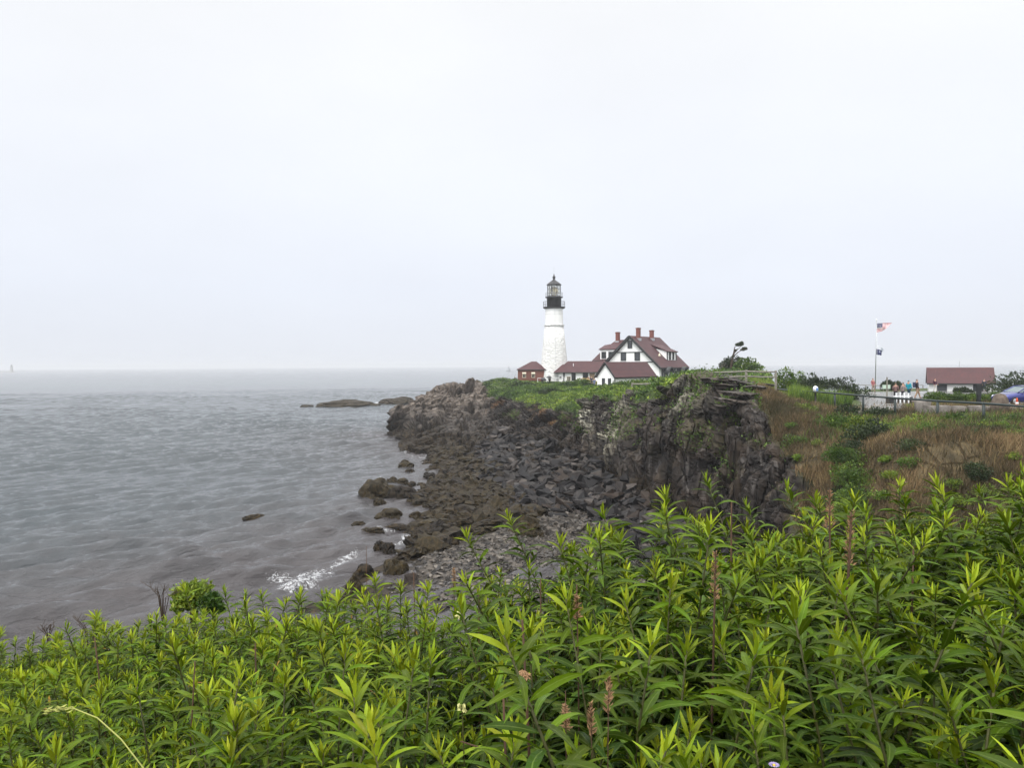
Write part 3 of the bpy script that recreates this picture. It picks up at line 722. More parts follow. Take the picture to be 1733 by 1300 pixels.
def garage():
    G = empty('garage', (16.7, 135, 7.9), -math.radians(45), 'small white gabled outbuilding with maroon roof in front of the large house', 'outbuilding')
    m = MB(); gable_prism(m, 1.95, 0, 12.3, -1.5, 2.05, 4.35); m.build('wall', M_WHITE, G)
    m = MB()
    for s in (1, -1): m.slab([(0, -.35, 4.62), (2.3 * s, -.35, 1.9), (2.3 * s, 12.6, 1.9), (0, 12.6, 4.62)][::s], (.76 * s, 0, .65), .14)
    m.build('roof', M_ROOF, G)
    t = MB()
    for s in (1, -1): t.bar((0, -.4, 4.5), (2.3 * s, -.4, 1.78), .1, .24)
    t.bar((2.24, -.3, 1.74), (2.24, 12.5, 1.74), .1, .16); t.bar((1.98, -.03, -1.4), (1.98, -.03, 1.7), .12); t.build('trim', M_DARK, G)
    for x in (-.5, .85): window(G, (x, 0, 1.0), (1, 0, 0), (0, -1, 0), .55, 1.35, bars=(0, 1), fw=.09)
garage()

def passage():
    B = empty('passage_building', (15, 175.5, 8.4), 0, 'long low white building with maroon roof between the tower and the large house', 'outbuilding')
    m = MB(); m.box((-4.2, -2.3, -1.2), (6.5, 2.3, 2.0)); m.build('wall', M_WHITE, B)
    r = MB(); a = [(-2.0, 0, 4.5), (6.6, 0, 4.5), (-5.0, -3.0, 1.95), (6.6, -3.0, 1.95), (6.6, 3.0, 1.95), (-5.0, 3.0, 1.95)]
    r.add(a, [(0, 2, 3, 1), (0, 5, 2), (0, 1, 4, 5), (1, 3, 4), (2, 5, 4, 3)])
    b = [(-3.35, 0, 3.72), (-1.6, 0, 3.72), (-5.4, -2.4, 1.93), (-1.6, -2.4, 1.93), (-1.6, 2.4, 1.93), (-5.4, 2.4, 1.93)]
    r.add(b, [(0, 2, 3, 1), (0, 5, 2), (0, 1, 4, 5), (1, 3, 4), (2, 5, 4, 3)]); R = r.build('roof', M_ROOF, B)
    MB().tube([(-.9, -1.3, 3.3), (-.9, -1.3, 3.95)], .06, 8).build('vent_pipe', M_POLE, R)
    MB().bar((-4.9, -2.95, 1.88), (6.55, -2.95, 1.88), .1, .16).bar((-3.15, -2.4, -1), (-3.15, -2.4, 1.85), .34).bar((5.9, -2.4, -1), (5.9, -2.4, 1.85), .25).build('trim', M_DARK, B)
    for x, w in ((-.95, .8), (1.75, 1.05)): window(B, (x, -2.3, .95), (1, 0, 0), (0, -1, 0), w, 1.7, fw=.14)
    window(B, (-2.05, -2.3, .5), (1, 0, 0), (0, -1, 0), .8, .9, fm=M_CREAM); window(B, (-3.95, -2.3, .75), (1, 0, 0), (0, -1, 0), .34, .4)
    MB().box((2.7, -2.42, -1), (3.9, -2.3, 1.7)).build('door', simple('weathered brown door', (.22, .15, .09), .7), B)
passage()

def oil_house():
    B = empty('brick_oil_house', (4.6, 179.5, 8.2), 0, 'square red brick hut with maroon hipped roof beside the white tower', 'hut')
    MB().box((-3.2, -2.6, -1.0), (3.2, 2.6, 2.85)).build('wall', M_BRICK, B)
    a = [(-.0, 0, 4.7), (1.2, 0, 4.7), (-3.55, -3, 2.8), (3.55, -3, 2.8), (3.55, 3, 2.8), (-3.55, 3, 2.8)]
    MB().add(a, [(0, 2, 3, 1), (0, 5, 2), (0, 1, 4, 5), (1, 3, 4), (2, 5, 4, 3)]).build('roof', M_ROOF, B)
    for x in (-1.75, .35):
        w = window(B, (x, -2.6, 1.55), (1, 0, 0), (0, -1, 0), .75, 1.2, fm=M_CREAM, bars=(1, 1))
        MB().slab([(x - .45, -2.62, 2.2), (x + .45, -2.62, 2.2), (x + .45, -3.2, 1.85), (x - .45, -3.2, 1.85)], (0, -.5, .85), .05).build('awning', M_CREAM, w)
    MB().bar((-3.5, -2.98, 2.74), (3.5, -2.98, 2.74), .08, .12).build('trim', M_DARK, B)
oil_house()

def right_shed():
    px0, px1, Y = 1570, 1682, 92.0
    x0, x1 = (px0 - CW) / FPX * Y, (px1 - CW) / FPX * Y; xc = (x0 + x1) / 2; hw = (x1 - x0) / 2 * .9
    zb = gz(xc, Y + 1)
    zr = 12 + (614 - 622) * Y / FPX; ze = 12 + (614 - 648) * Y / FPX
    B = empty('gift_shop_shed', (xc, Y, zb), math.radians(-27), 'low white shed with wide maroon roof and two dark doors by the car park', 'shed')
    ze -= zb; zr -= zb
    MB().box((-hw + .25, 0, -.5), (hw - .25, 4.4, ze + .1)).build('wall', M_WHITE, B)
    m = MB()
    m.slab([(-hw, -.45, ze - .05), (hw, -.45, ze - .05), (hw, 2.2, zr), (-hw, 2.2, zr)], (0, -.6, .8), .14); m.slab([(hw, 4.85, ze - .05), (-hw, 4.85, ze - .05), (-hw, 2.2, zr), (hw, 2.2, zr)], (0, .6, .8), .14)
    R = m.build('roof', M_ROOF, B)
    for s in (-1, 1):
        g = MB(); g.slab([(s * (hw - .26), 0, ze), (s * (hw - .26), 4.4, ze), (s * (hw - .26), 2.2, zr - .2)], (s, 0, 0), .15); g.build('gable_end', M_WHITE, B)
    for x0_, x1_ in ((1591, 1606), (1644, 1658)):
        a, b = (x0_ - CW) / FPX * Y - xc, (x1_ - CW) / FPX * Y - xc
        d = MB().box((a, -.08, -.2), (b, -.0, ze - .12)).build('door', simple('charcoal door', (.045, .05, .055), .6), B)
        MB().box((b - .2, -.14, .9), (b - .1, -.08, 1.05)).build('handle', M_METAL, d)
    MB().bar((-hw, -.48, ze - .12), (hw, -.48, ze - .12), .08, .16).build('fascia', M_DARK, B)
    for xx in (hw - .35, hw - .9): MB().bar((xx, -.4, -.4), (xx, -.4, ze - .2), .12).build('porch_post', M_WOOD, B)
    MB().tube([(0, 2.2, zr - .1), (0, 2.2, zr + .8)], .02, 5).build('aerial', M_METAL, R)
right_shed()
# ------------------------------------------------------------------ fences, wall, paths, poles
def path_sheet(name, poly_px, mat, dz=.02, step=1.0):
    """a sheet laid on the ground inside an outline given by pixels with distances"""
    pts = [at(*q)[:2] for q in poly_px]; pts = np.array(pts)
    x0, y0 = pts.min(0); x1, y1 = pts.max(0)
    def inside(x, y):
        c = False; n = len(pts)
        for i in range(n):
            xa, ya = pts[i]; xb, yb = pts[i - 1]
            if (ya > y) != (yb > y) and x < (xb - xa) * (y - ya) / (yb - ya) + xa: c = not c
        return c
    xs = np.arange(x0, x1 + step, step); ys = np.arange(y0, y1 + step, step); V = []; key = {}; F = []
    def vid(i, j):
        if (i, j) not in key: key[(i, j)] = len(V); V.append((xs[i], ys[j], gz(xs[i], ys[j]) + dz))
        return key[(i, j)]
    for i in range(len(xs) - 1):
        for j in range(len(ys) - 1):
            if inside(xs[i] + step / 2, ys[j] + step / 2): F.append((vid(i, j), vid(i + 1, j), vid(i + 1, j + 1), vid(i, j + 1)))
    return tag(mesh_np(name, np.array(V), np.array(F), mat, smooth=True), kind='structure')
def wet_asphalt(name, dry_, wet):
    t = NT(name, .6, .4); v = t.coord(kind='World'); n = t.noise(v, .55, 5, .6, .5); n2 = t.noise(v, 9, 4)
    t.col(t.mix(t.rng(n2, .4, .65), dry_, tuple(x * .7 for x in dry_)))
    t.l(t.rng(n, .42, .55, wet, .65), t.b.inputs['Roughness']); t.bump(n2, .12, .01); return t.m
M_ROAD = wet_asphalt('wet grey asphalt', (.13, .128, .125), .15)
M_PLAZA = wet_asphalt('wet pale paving', (.14, .137, .13), .12)
path_sheet('road', [(1485, 694, 50.5), (1560, 694, 51), (1620, 700, 48.5), (1733, 706, 47.5), (1900, 708, 47), (2300, 710, 46), (2300, 735, 40.5), (1900, 730, 41), (1733, 722, 41.8), (1620, 714, 43.3), (1540, 712, 45.5), (1480, 706, 49)], M_ROAD, .07, .5)
path_sheet('footpath', [(1448, 692, 54), (1500, 696, 53), (1525, 690, 56), (1528, 682, 62), (1560, 672, 74), (1570, 668, 80), (1700, 668, 84), (1700, 664, 92), (1440, 664, 95), (1450, 672, 80), (1462, 682, 64)], M_PLAZA, .07, .6)
path_sheet('car_park', [(1690, 690, 56), (2100, 690, 56), (2100, 668, 84), (1680, 668, 84)], M_ROAD, .11, .8)

def pipe_railing():
    pts = [(1316, 68.7), (1341, 65.5), (1375, 62.5), (1413, 58.5), (1461, 53.7), (1515, 50.0), (1587, 45.8), (1665, 42.8), (1752, 40.6), (1850, 39)]
    P = []
    for px, Y in pts:
        x = (px - CW) / FPX * Y; P.append((x, Y, gz(x, Y)))
    o = P[0]; R = empty('pipe_railing', o, 0, 'dark green metal pipe railing running along the edge of the road', 'railing')
    loc = [Vector(p) - Vector(o) for p in P]; up = Vector((0, 0, 1))
    tops = []
    for (px, Y), ty in zip(pts, (659, 661.5, 663, 666, 670, 674, 679, 683, 689.5, 696)):
        tops.append(Vector(at(px, ty, Y)) - Vector(o))
    MB().tube(tops, .065, 8).build('handrail', M_PIPE, R, True)
    MB().tube([tops[0], tops[0] + Vector((.9, -2.2, .15))], .045, 8).build('handrail', M_PIPE, R, True)
    for l, t in zip(loc, tops):
        b = MB().tube([t - up * 1.5, t], .08, 10).build('post', M_PIPE, R, True)
        MB().lathe([(.085, -.05), (.09, .02), (.05, .07)], 10, tuple(t)).build('cap', M_PIPE, b)
pipe_railing()

def rail_fence(label, pts, hs, rails, nm='post', w=.16):
    """pts: (px, py of the post top, Y); one post each; rails as fractions of the height"""
    T = [Vector(at(*q)) for q in pts]; o = T[0].copy(); o.z -= hs[0]
    R = empty('rail_fence', o, 0, label, 'fence')
    for t, h in zip(T, hs):
        MB().tube([t - o - Vector((0, 0, h)), t - o - Vector((0, 0, .04)), t - o], [w * .55, w * .5, w * .36], 8).build('post', M_WOOD, R)
    for dz, hh in rails:
        for a, b in zip(T[:-1], T[1:]):
            m = MB(); aa = a - o - Vector((0, 0, dz)); bb = b - o - Vector((0, 0, dz)); mid = (aa + bb) / 2 - Vector((0, 0, .03))
            m.tube([aa, mid, bb], [hh * .5, hh * .55, hh * .48], 7); m.build('rail', M_WOOD, R)
rail_fence('weathered grey split rail fence above the dark cliff ledge, with one tall end post', [(1188, 628, 66), (1207, 628, 66), (1263, 626, 65), (1313, 627, 63)], [1.6, 1.6, 1.7, 2.95], [(.12, .13), (.55, .12)], w=.2)
rail_fence('short weathered rail fence half sunk in green shrubs below the house', [(1070, 648, 84), (1093, 648, 82), (1122, 646, 80), (1148, 648, 80), (1168, 650, 80)], [1.3, 1.3, 1.4, 1.3, 1.3], [(.12, .16), (.55, .14)], w=.22)
def small_rails():
    o = Vector(at(986, 646, 150)); R = empty('timber_railing', o, 0, 'pale yellowish timber ramp railing beside the small white gabled outbuilding', 'railing')
    a = [Vector(at(*q)) - o for q in ((984, 640.5, 150), (992, 641, 150), (1000, 643.5, 148), (1011, 646, 144))]
    MB().tube(a, .09, 6).build('rail', M_WOODY, R); MB().tube([p - Vector((0, 0, .5)) for p in a], .06, 6).build('rail', M_WOODY, R)
    for p in a: MB().tube([p, p - Vector((0, 0, 1.6))], .07, 6).build('post', M_WOODY, R)
    o = Vector(at(915, 642, 172)); R = empty('white_railing', o, 0, 'low white railing at the foot of the lighthouse tower', 'railing')
    a = [Vector(at(*q)) - o for q in ((910, 640, 172), (925, 641, 172), (940, 640, 172), (955, 639, 172))]
    MB().tube(a, .05, 6).build('rail', M_POLE, R)
    for p in a: MB().tube([p, p - Vector((0, 0, 1.2))], .05, 6).build('post', M_POLE, R)
    o = Vector(at(1462, 660, 112)); R = empty('edge_railing', o, 0, 'thin pale rail along the far edge of the lawn in front of the sea', 'railing')
    a = [Vector(at(*q)) - o for q in ((1440, 650, 112), (1465, 652, 112), (1490, 653, 112), (1512, 653, 112), (1535, 652, 112), (1562, 652, 112))]
    MB().tube(a, .05, 6).build('rail', M_WOOD, R)
    for p in a: MB().tube([p, p - Vector((0, 0, 1.3))], .06, 6).build('post', M_WOOD, R)
small_rails()

def rough_block(m, lo, hi, seed, amt=.04, n=5):
    """a block with uneven faces"""
    b = bmesh.new(); bmesh.ops.create_cube(b, size=1.0); bmesh.ops.subdivide_edges(b, edges=b.edges, cuts=n, use_grid_fill=True)
    c = [(lo[i] + hi[i]) / 2 for i in range(3)]; s = [hi[i] - lo[i] for i in range(3)]
    P = np.array([v.co for v in b.verts]) * s
    e = np.array([v.co for v in b.verts]); r = np.abs(e) / .5; rnd = np.sort(r, 1)[:, 1] ** 6 * .06
    N = e / (np.linalg.norm(e, axis=1, keepdims=True))
    P = P - N * (rnd * min(s))[:, None] + N * (amt * fbm(P * 3 + seed, 3, seed))[:, None] + np.array(c)
    b.verts.ensure_lookup_table(); vs = [tuple(p) for p in P]; fs = [[v.index for v in f.verts] for f in b.faces]; b.free()
    m.add(vs, fs)
def granite_wall():
    xs = [1568, 1586, 1606, 1630, 1652, 1668, 1684]; Y = 49.5
    o = Vector(((1568 - CW) / FPX * Y, Y, gz((1625 - CW) / FPX * Y, Y)))
    Wl = empty('granite_wall', o, 0, 'low wall of long grey granite blocks beside the road', 'wall')
    k = 0; ys = lambda px: 49.6 - (px - 1568) * .012
    for i, (a, b) in enumerate(zip(xs[:-1], xs[1:])):
        m = MB(); xa, xb = (a - CW) / FPX * Y - o.x + .015, (b - CW) / FPX * Y - o.x - .015; dy = ys(a) - Y
        rough_block(m, (xa, dy - .25, -.25), (xb, dy + .3, .56 + .03 * (i % 2)), i); m.build('block', M_GRAN, Wl)
    q = at(1562, 690, 49.8); zb = gz(q[0], q[1])
    m = MB(); rough_block(m, (-.4, -.35, -.3), (.38, .35, .95), 31, .08, 7)
    b = tag(m.build('end_stone', M_GRAN), 'upright rough granite block closing the wall near the white barrier', 'stone'); b.location = (q[0], q[1], zb)
    q = at(1692, 690, 48.2); zb = gz(q[0], q[1])
    g = bmesh.new(); bmesh.ops.create_icosphere(g, subdivisions=4, radius=1)
    P = np.array([v.co for v in g.verts]); P[:, 2] = np.sign(P[:, 2]) * np.abs(P[:, 2]) ** .8
    P = P * np.array([.52, .45, .78]) * (1 + .12 * fbm(P * 1.4, 3, 8))[:, None]; P[:, 0] *= 1 + .15 * (P[:, 2] < 0)
    f = np.array([[v.index for v in t_.verts] for t_ in g.faces]); g.free()
    b = tag(mesh_np('gate_boulder', P, f, simple('brown lichened boulder', (.105, .082, .064), .85, .5, 3.5, .2, 0, .6), smooth=True), 'tall rounded brown boulder standing at the end of the granite wall beside the car', 'boulder'); b.location = (q[0], q[1], zb + .55)
    for (px, py, Y_, s, lab) in ((1712, 694, 50, .62, 'low flat pale rock lying beside the orange cone'), (1556, 668, 66, .5, 'pale rock lying on the grass by the walker in the dark coat')):
        q = at(px, py, Y_); P = np.array([v for v in np.random.default_rng(int(px)).normal(size=(60, 3))]); P /= np.linalg.norm(P, axis=1, keepdims=True)
        g = bmesh.new(); [g.verts.new(p) for p in P * np.array([1.5, .8, .55]) * s]; r_ = bmesh.ops.convex_hull(g, input=g.verts)
        me = bpy.data.meshes.new('rock'); g.to_mesh(me); g.free(); me.materials.append(M_GRAN)
        b = tag(bpy.data.objects.new('rock', me), lab, 'rock'); COL.objects.link(b); b.location = (q[0], q[1], gz(q[0], q[1]) + .15 * s)
granite_wall()

def flag_mats():
    t = NT('striped flag cloth', .8, .1); return t
def flags():
    Y = 112.0; base = at(1481.5, 655, Y); zb = gz(base[0], base[1]); top = at(1483.3, 543, Y)
    P = empty('flagpole', (base[0], base[1], zb), 0, 'tall thin white flagpole with a crossarm standing by the sea edge', 'flagpole')
    h = top[2] - zb; dx = top[0] - base[0]
    MB().tube([(0, 0, -.3), (dx * .5, 0, h * .5), (dx, 0, h)], [.07, .06, .04], 10).build('pole', M_METAL, P, True)
    MB().lathe([(.02, 0), (.09, .06), (.11, .14), (.08, .22), (.01, .27)], 12, (dx, 0, h)).build('finial', M_POLE, P, True)
    za = at(1482, 586, Y)[2] - zb
    MB().tube([(dx * .6 - .05, 0, za), (dx * .6 + .55, 0, za + .02)], .04, 6).build('crossarm', M_POLE, P)
    MB().tube([(dx + .12, -.02, h - .1), (dx * .6 + .2, -.02, za), (.15, -.02, 1.2)], .012, 4).build('halyard', M_POLE, P)
    red = simple('red stripe cloth', (.40, .028, .035), .8, .1); wht = simple('white stripe cloth', (.75, .74, .74), .8, .05); blu = simple('navy canton cloth', (.020, .024, .085), .8, .1)
    nx, nz = 40, 26; Wd, Hd = 2.25, 1.3
    uu, ww = np.meshgrid(np.linspace(0, 1, nx + 1), np.linspace(0, 1, nz + 1), indexing='ij')
    shear = 1 - .52 * (1 - ww) * uu                                       # the fly end furled down in the breeze
    Xf = uu * Wd * (.94 - .45 * (1 - ww) ** 1.2 * uu ** .6); Zf = ww * Hd + .06 * uu - .0 * shear; Zf = Zf * (1 - .25 * uu * (1 - ww) * 0) + .5 * uu * (1 - ww) * .55
    Yf = .16 * np.sin(uu * 9 + ww * 1.5) * uu + .06 * np.sin(ww * 7 + uu * 3)
    ii = np.arange(uu.size).reshape(uu.shape); q = np.stack([ii[:-1, :-1], ii[1:, :-1], ii[1:, 1:], ii[:-1, 1:]], -1).reshape(-1, 4)
    ci, cj = np.meshgrid(np.arange(nx), np.arange(nz), indexing='ij')
    mi = np.where((cj // 2) % 2 == 0, 0, 1); mi = np.where((ci < nx * .4) & (cj >= 12), 2, mi).reshape(-1)
    F = mesh_np('national_flag', np.stack([Xf, Yf, Zf], -1).reshape(-1, 3), q, [red, wht, blu], midx=mi)
    tp = at(1484, 562, Y); F.location = (tp[0], Y, tp[2] - .02); F.modifiers.new('cloth', 'SOLIDIFY').thickness = .012
    tag(F, 'red and white striped flag with starred navy canton flying from the pole top', 'flag')
    st = MB()
    for r_ in range(9):
        for c_ in range(6 if r_ % 2 == 0 else 5):
            u_ = (.04 + (c_ + (0 if r_ % 2 == 0 else .5)) * .064); w_ = .96 - r_ * .054
            i0, j0 = int(u_ * nx), int(w_ * nz); p = (Xf[i0, j0], Yf[i0, j0], Zf[i0, j0])
            for s in (-1, 1):
                pts = [(p[0] + (.032 if k % 2 == 0 else .014) * math.sin(PI * k / 5), p[1] + s * .022, p[2] + (.032 if k % 2 == 0 else .014) * math.cos(PI * k / 5)) for k in range(10)]
                st.add(pts, [list(range(10))])
    st.build('stars', wht, F)
    nx, nz = 24, 16; uu, ww = np.meshgrid(np.linspace(0, 1, nx + 1), np.linspace(0, 1, nz + 1), indexing='ij')
    Xf = uu * .86; Zf = ww * .86 * (1 - .12 * uu) - .1 * uu ** 2 * 1.2; Yf = .10 * np.sin(uu * 8 + ww * 2) * uu
    ii = np.arange(uu.size).reshape(uu.shape); q = np.stack([ii[:-1, :-1], ii[1:, :-1], ii[1:, 1:], ii[:-1, 1:]], -1).reshape(-1, 4)
    F2 = mesh_np('state_flag', np.stack([Xf, Yf, Zf], -1).reshape(-1, 3), q, blu, smooth=True); tp = at(1482.4, 600.5, Y); F2.location = (tp[0], Y, tp[2]); F2.modifiers.new('cloth', 'SOLIDIFY').thickness = .012
    tag(F2, 'small dark blue flag with a pale emblem flying half way up the pole', 'flag')
    em = MB(); pal = simple('pale emblem cloth', (.42, .45, .55), .8)
    for s in (-1, 1):
        em.add([(.46 + .19 * math.cos(a) * (1 if k % 2 else .8), s * .075 + .05, .4 + .21 * math.sin(a)) for k, a in enumerate(np.linspace(0, 2 * PI, 16, endpoint=False))], [list(range(16))])
    em.build('emblem', pal, F2)
    X3 = uu * .34; Z3 = ww * .5 - .1 * uu; Y3 = .09 * np.sin(ww * 9 + uu * 5)
    F3 = mesh_np('pale_flag', np.stack([X3, Y3, Z3], -1).reshape(-1, 3), q, simple('pale grey cloth', (.52, .55, .6), .8, .3, 8), smooth=True)
    tp = at(1491, 594.5, Y); F3.location = (tp[0], Y + .02, tp[2]); F3.modifiers.new('cloth', 'SOLIDIFY').thickness = .012
    tag(F3, 'small crumpled pale grey flag hanging beside the dark blue flag', 'flag')
    MB().tube([(-.62, -.02, .48), (0, 0, .46)], .01, 4).build('halyard', M_POLE, F3)
flags()

def viewer():
    Y = 60.0; q = at(1380, 690, Y); zb = gz(q[0], q[1])
    V = empty('coin_viewer', (q[0], q[1], zb), math.radians(20), 'dark post carrying a white and blue coin operated viewer behind the railing', 'viewer')
    MB().lathe([(.2, -.2), (.2, .06), (.09, .12), (.075, 1.15), (.11, 1.22), (.11, 1.3)], 16).build('pedestal', M_IRON, V, True)
    MB().lathe([(.10, 1.3), (.2, 1.36), (.25, 1.55), (.22, 1.75), (.1, 1.84), (.01, 1.86)], 16).build('head', simple('white viewer housing', (.72, .74, .76), .4, .05), V, True)
    MB().tube([(.1, .12, 1.58), (.1, .42, 1.58)], .07, 10).tube([(-.1, .12, 1.58), (-.1, .42, 1.58)], .07, 10).build('eyepiece', M_IRON, V, True)
    MB().box((-.12, -.27, 1.4), (.12, -.2, 1.68)).build('coin_box', simple('blue enamel', (.12, .22, .45), .4), V)
    V.scale = (.78, .78, .84)
viewer()

def barrier():
    Y = 66.0; q = at(1524, 678, Y); zb = gz(q[0], q[1])
    B = empty('white_barrier', (q[0], q[1], zb), 0, 'white timber barrier of four posts with dark panels in front of the group of walkers', 'barrier')
    for x in (-.36, -.02, .32, .7): MB().box((x - .045, -.05, -.2), (x + .045, .05, 1.0 - .06 * abs(x))).build('post', M_POLE, B)
    for z in (.62,): MB().box((-.6, -.02, z), (.9, .04, z + .09)).build('rail', M_POLE, B)
    for a, b in ((-.95, -.5), (.82, 1.1)): MB().box((a, .06, -.1), (b, .12, .6)).build('panel', M_DARK, B)
    MB().box((-.9, .14, .0), (1.0, .8, .5)).build('planter_box', simple('dark brown box', (.05, .042, .036), .8), B)
    q = at(1501, 676, 70); MB_ = MB().tube([(0, 0, -.3), (0, 0, 2.3)], .07, 8)
    o = tag(MB_.build('wooden_post', M_WOOD), 'single thin grey post standing left of the white barrier', 'post'); o.location = (q[0], q[1], gz(q[0], q[1]))
    q = at(1656.5, 684, 57); zb = gz(q[0], q[1]); o = empty('sign_post', (q[0], q[1], zb), 0, 'dark square post seen in front of the shed door above the hedge', 'post')
    MB().box((-.11, -.11, -.3), (.11, .11, 1.0)).build('post', M_DARK, o); MB().box((-.17, -.07, .95), (.15, .05, 1.75)).build('sign_back', M_DARK, o)
    q = at(1500, 664, 98); zb = gz(q[0], q[1]); o = empty('lawn_sign', (q[0], q[1], zb), 0, 'small pale sign panel on short legs standing on the lawn before the dark bush', 'sign')
    MB().box((-.5, -.04, .35), (.5, .04, .85)).build('panel', simple('pale green sign', (.45, .55, .46), .5), o)
    for x in (-.35, .35): MB().box((x - .04, .045, -.2), (x + .04, .1, .8)).build('leg', M_WOOD, o)
barrier()

def cone():
    Y = 54.0; q = at(1721, 689, Y); zb = gz(q[0], q[1]) + .11
    C = empty('traffic_cone', (q[0], q[1], zb), 0, 'orange traffic cone with a pale band standing in front of the blue car', 'cone')
    org = simple('orange plastic', (.75, .10, .03), .45, .05, 3, .4)
    MB().box((-.22, -.22, 0), (.22, .22, .05)).build('base', org, C)
    MB().lathe([(.165, .05), (.115, .3)], 20).lathe([(.085, .45), (.04, .72), (.03, .74)], 20).build('body', org, C, True)
    MB().lathe([(.116, .3), (.086, .45)], 20).build('band', M_POLE, C, True)
cone()

def car():
    Y = 59.0; q = at(1687, 686, Y); x0 = q[0]; zb = gz(x0 + 2.2, Y) + .11
    C = empty('parked_car', (x0, Y, zb), math.radians(4), 'dark blue car cut by the frame edge, parked behind the orange cone', 'car')
    paint = NT('metallic blue car paint', .22, .5); paint.b.inputs['Coat Weight'].default_value = .6; paint.b.inputs['Metallic'].default_value = .35
    paint.col(paint.ramp(paint.noise(paint.coord(), 3, 4), [(.3, (.016, .022, .13)), (.7, (.022, .030, .17))])); paint = paint.m
    # side outline stations along the length (nose at 0): x, z of sill, z of shoulder, half width
    st = [(0.0, .42, .62, .62), (.08, .30, .72, .74), (.35, .22, .80, .84), (.9, .20, .92, .89), (1.45, .20, .99, .91), (2.2, .20, 1.0, .92), (3.2, .20, 1.02, .92), (3.9, .21, 1.02, .90), (4.35, .26, .98, .84), (4.55, .40, .82, .72)]
    V = []; F = []; n = 12
    for (x, zs, zt, w) in st:
        prof = [(-w * .9, zs), (-w, zs + (zt - zs) * .3), (-w, zs + (zt - zs) * .7), (-w * .93, zt - .04), (-w * .7, zt + .015), (-w * .3, zt + .05), (w * .3, zt + .05), (w * .7, zt + .015), (w * .93, zt - .04), (w, zs + (zt - zs) * .7), (w, zs + (zt - zs) * .3), (w * .9, zs)]
        V += [(x, y, z) for y, z in prof]
    for i in range(len(st) - 1):
        for j in range(n): F.append((i * n + j, i * n + (j + 1) % n, (i + 1) * n + (j + 1) % n, (i + 1) * n + j))
    m = MB(); m.add(V, F); m.f.append(list(range(n))); m.m.append(0); m.f.append(list(range((len(st) - 1) * n, len(st) * n))[::-1]); m.m.append(0)
    body = m.build('body', paint, C, True)
    cab = [(1.15, 1.0, .80, .80), (1.95, 1.42, .66, .66), (2.5, 1.48, .66, .66), (3.2, 1.46, .65, .65), (4.15, 1.03, .74, .74)]
    m = MB(); b = []
    for (x, z, w, w2) in cab: b += [(x, -.84 if z > 1.1 else -.82, .97), (x, -w, z), (x, w, z), (x, .84 if z > 1.1 else .82, .97)]
    fs = []
    for i in range(4):
        for j in range(3): fs.append((i * 4 + j, i * 4 + j + 1, (i + 1) * 4 + j + 1, (i + 1) * 4 + j))
    m.add(b, fs + [(0, 1, 2, 3), (19, 18, 17, 16)]); m.build('window', simple('pale reflecting windscreen', (.10, .14, .15), .05, .2, 1, .7), C, False)
    m = MB(); m.slab([(1.9, -.64, 1.455), (3.25, -.63, 1.50), (3.25, .63, 1.50), (1.9, .64, 1.455)], (0, 0, 1), .04)
    for s in (-1, 1):
        m.tube([(1.12, s * .83, 1.0), (1.95, s * .67, 1.44), (3.2, s * .66, 1.48), (4.18, s * .76, 1.04)], .035, 6); m.tube([(2.6, s * .85, 1.0), (2.62, s * .67, 1.48)], .04, 6)
    m.build('roof', paint, C)
    for x in (.85, 3.6):
        for s in (-1, 1):
            w = empty('wheel', (x, s * .8, .32)); w.parent = C; w.rotation_euler = (PI / 2, 0, 0)
            MB().lathe([(.2, -.1), (.31, -.1), (.325, -.05), (.325, .05), (.31, .1), (.2, .1)], 24, cap=False).build('tyre', simple('black tyre', (.012, .012, .012), .8), w, True)
            r_ = MB().lathe([(.2, .07), (.19, .085), (.05, .09)], 20); r_.lathe([(.2, -.07), (.19, -.085), (.05, -.09)], 20); r_.build('rim', M_METAL, w, True)
    for s in (-1, 1):
        MB().lathe([(.01, -.12), (.1, -.08), (.13, 0), (.1, .07), (.01, .1)], 12, (.16, s * .6, .66)).build('headlight', simple('clear headlight', (.7, .72, .75), .1, .05, 2, .7), C, True)
        MB().lathe([(.01, -.09), (.1, -.05), (.1, .05), (.01, .09)], 10, (1.5, s * .98, 1.02)).build('mirror', paint, C, True)
        for x in (2.55, 3.3): MB().box((x - .09, s * .915 - .01, .82), (x + .09, s * .915 + .02, .85)).build('handle', paint, C)
    MB().box((-.02, -.42, .34), (.03, .42, .48)).build('grille', M_IRON, C)
car()

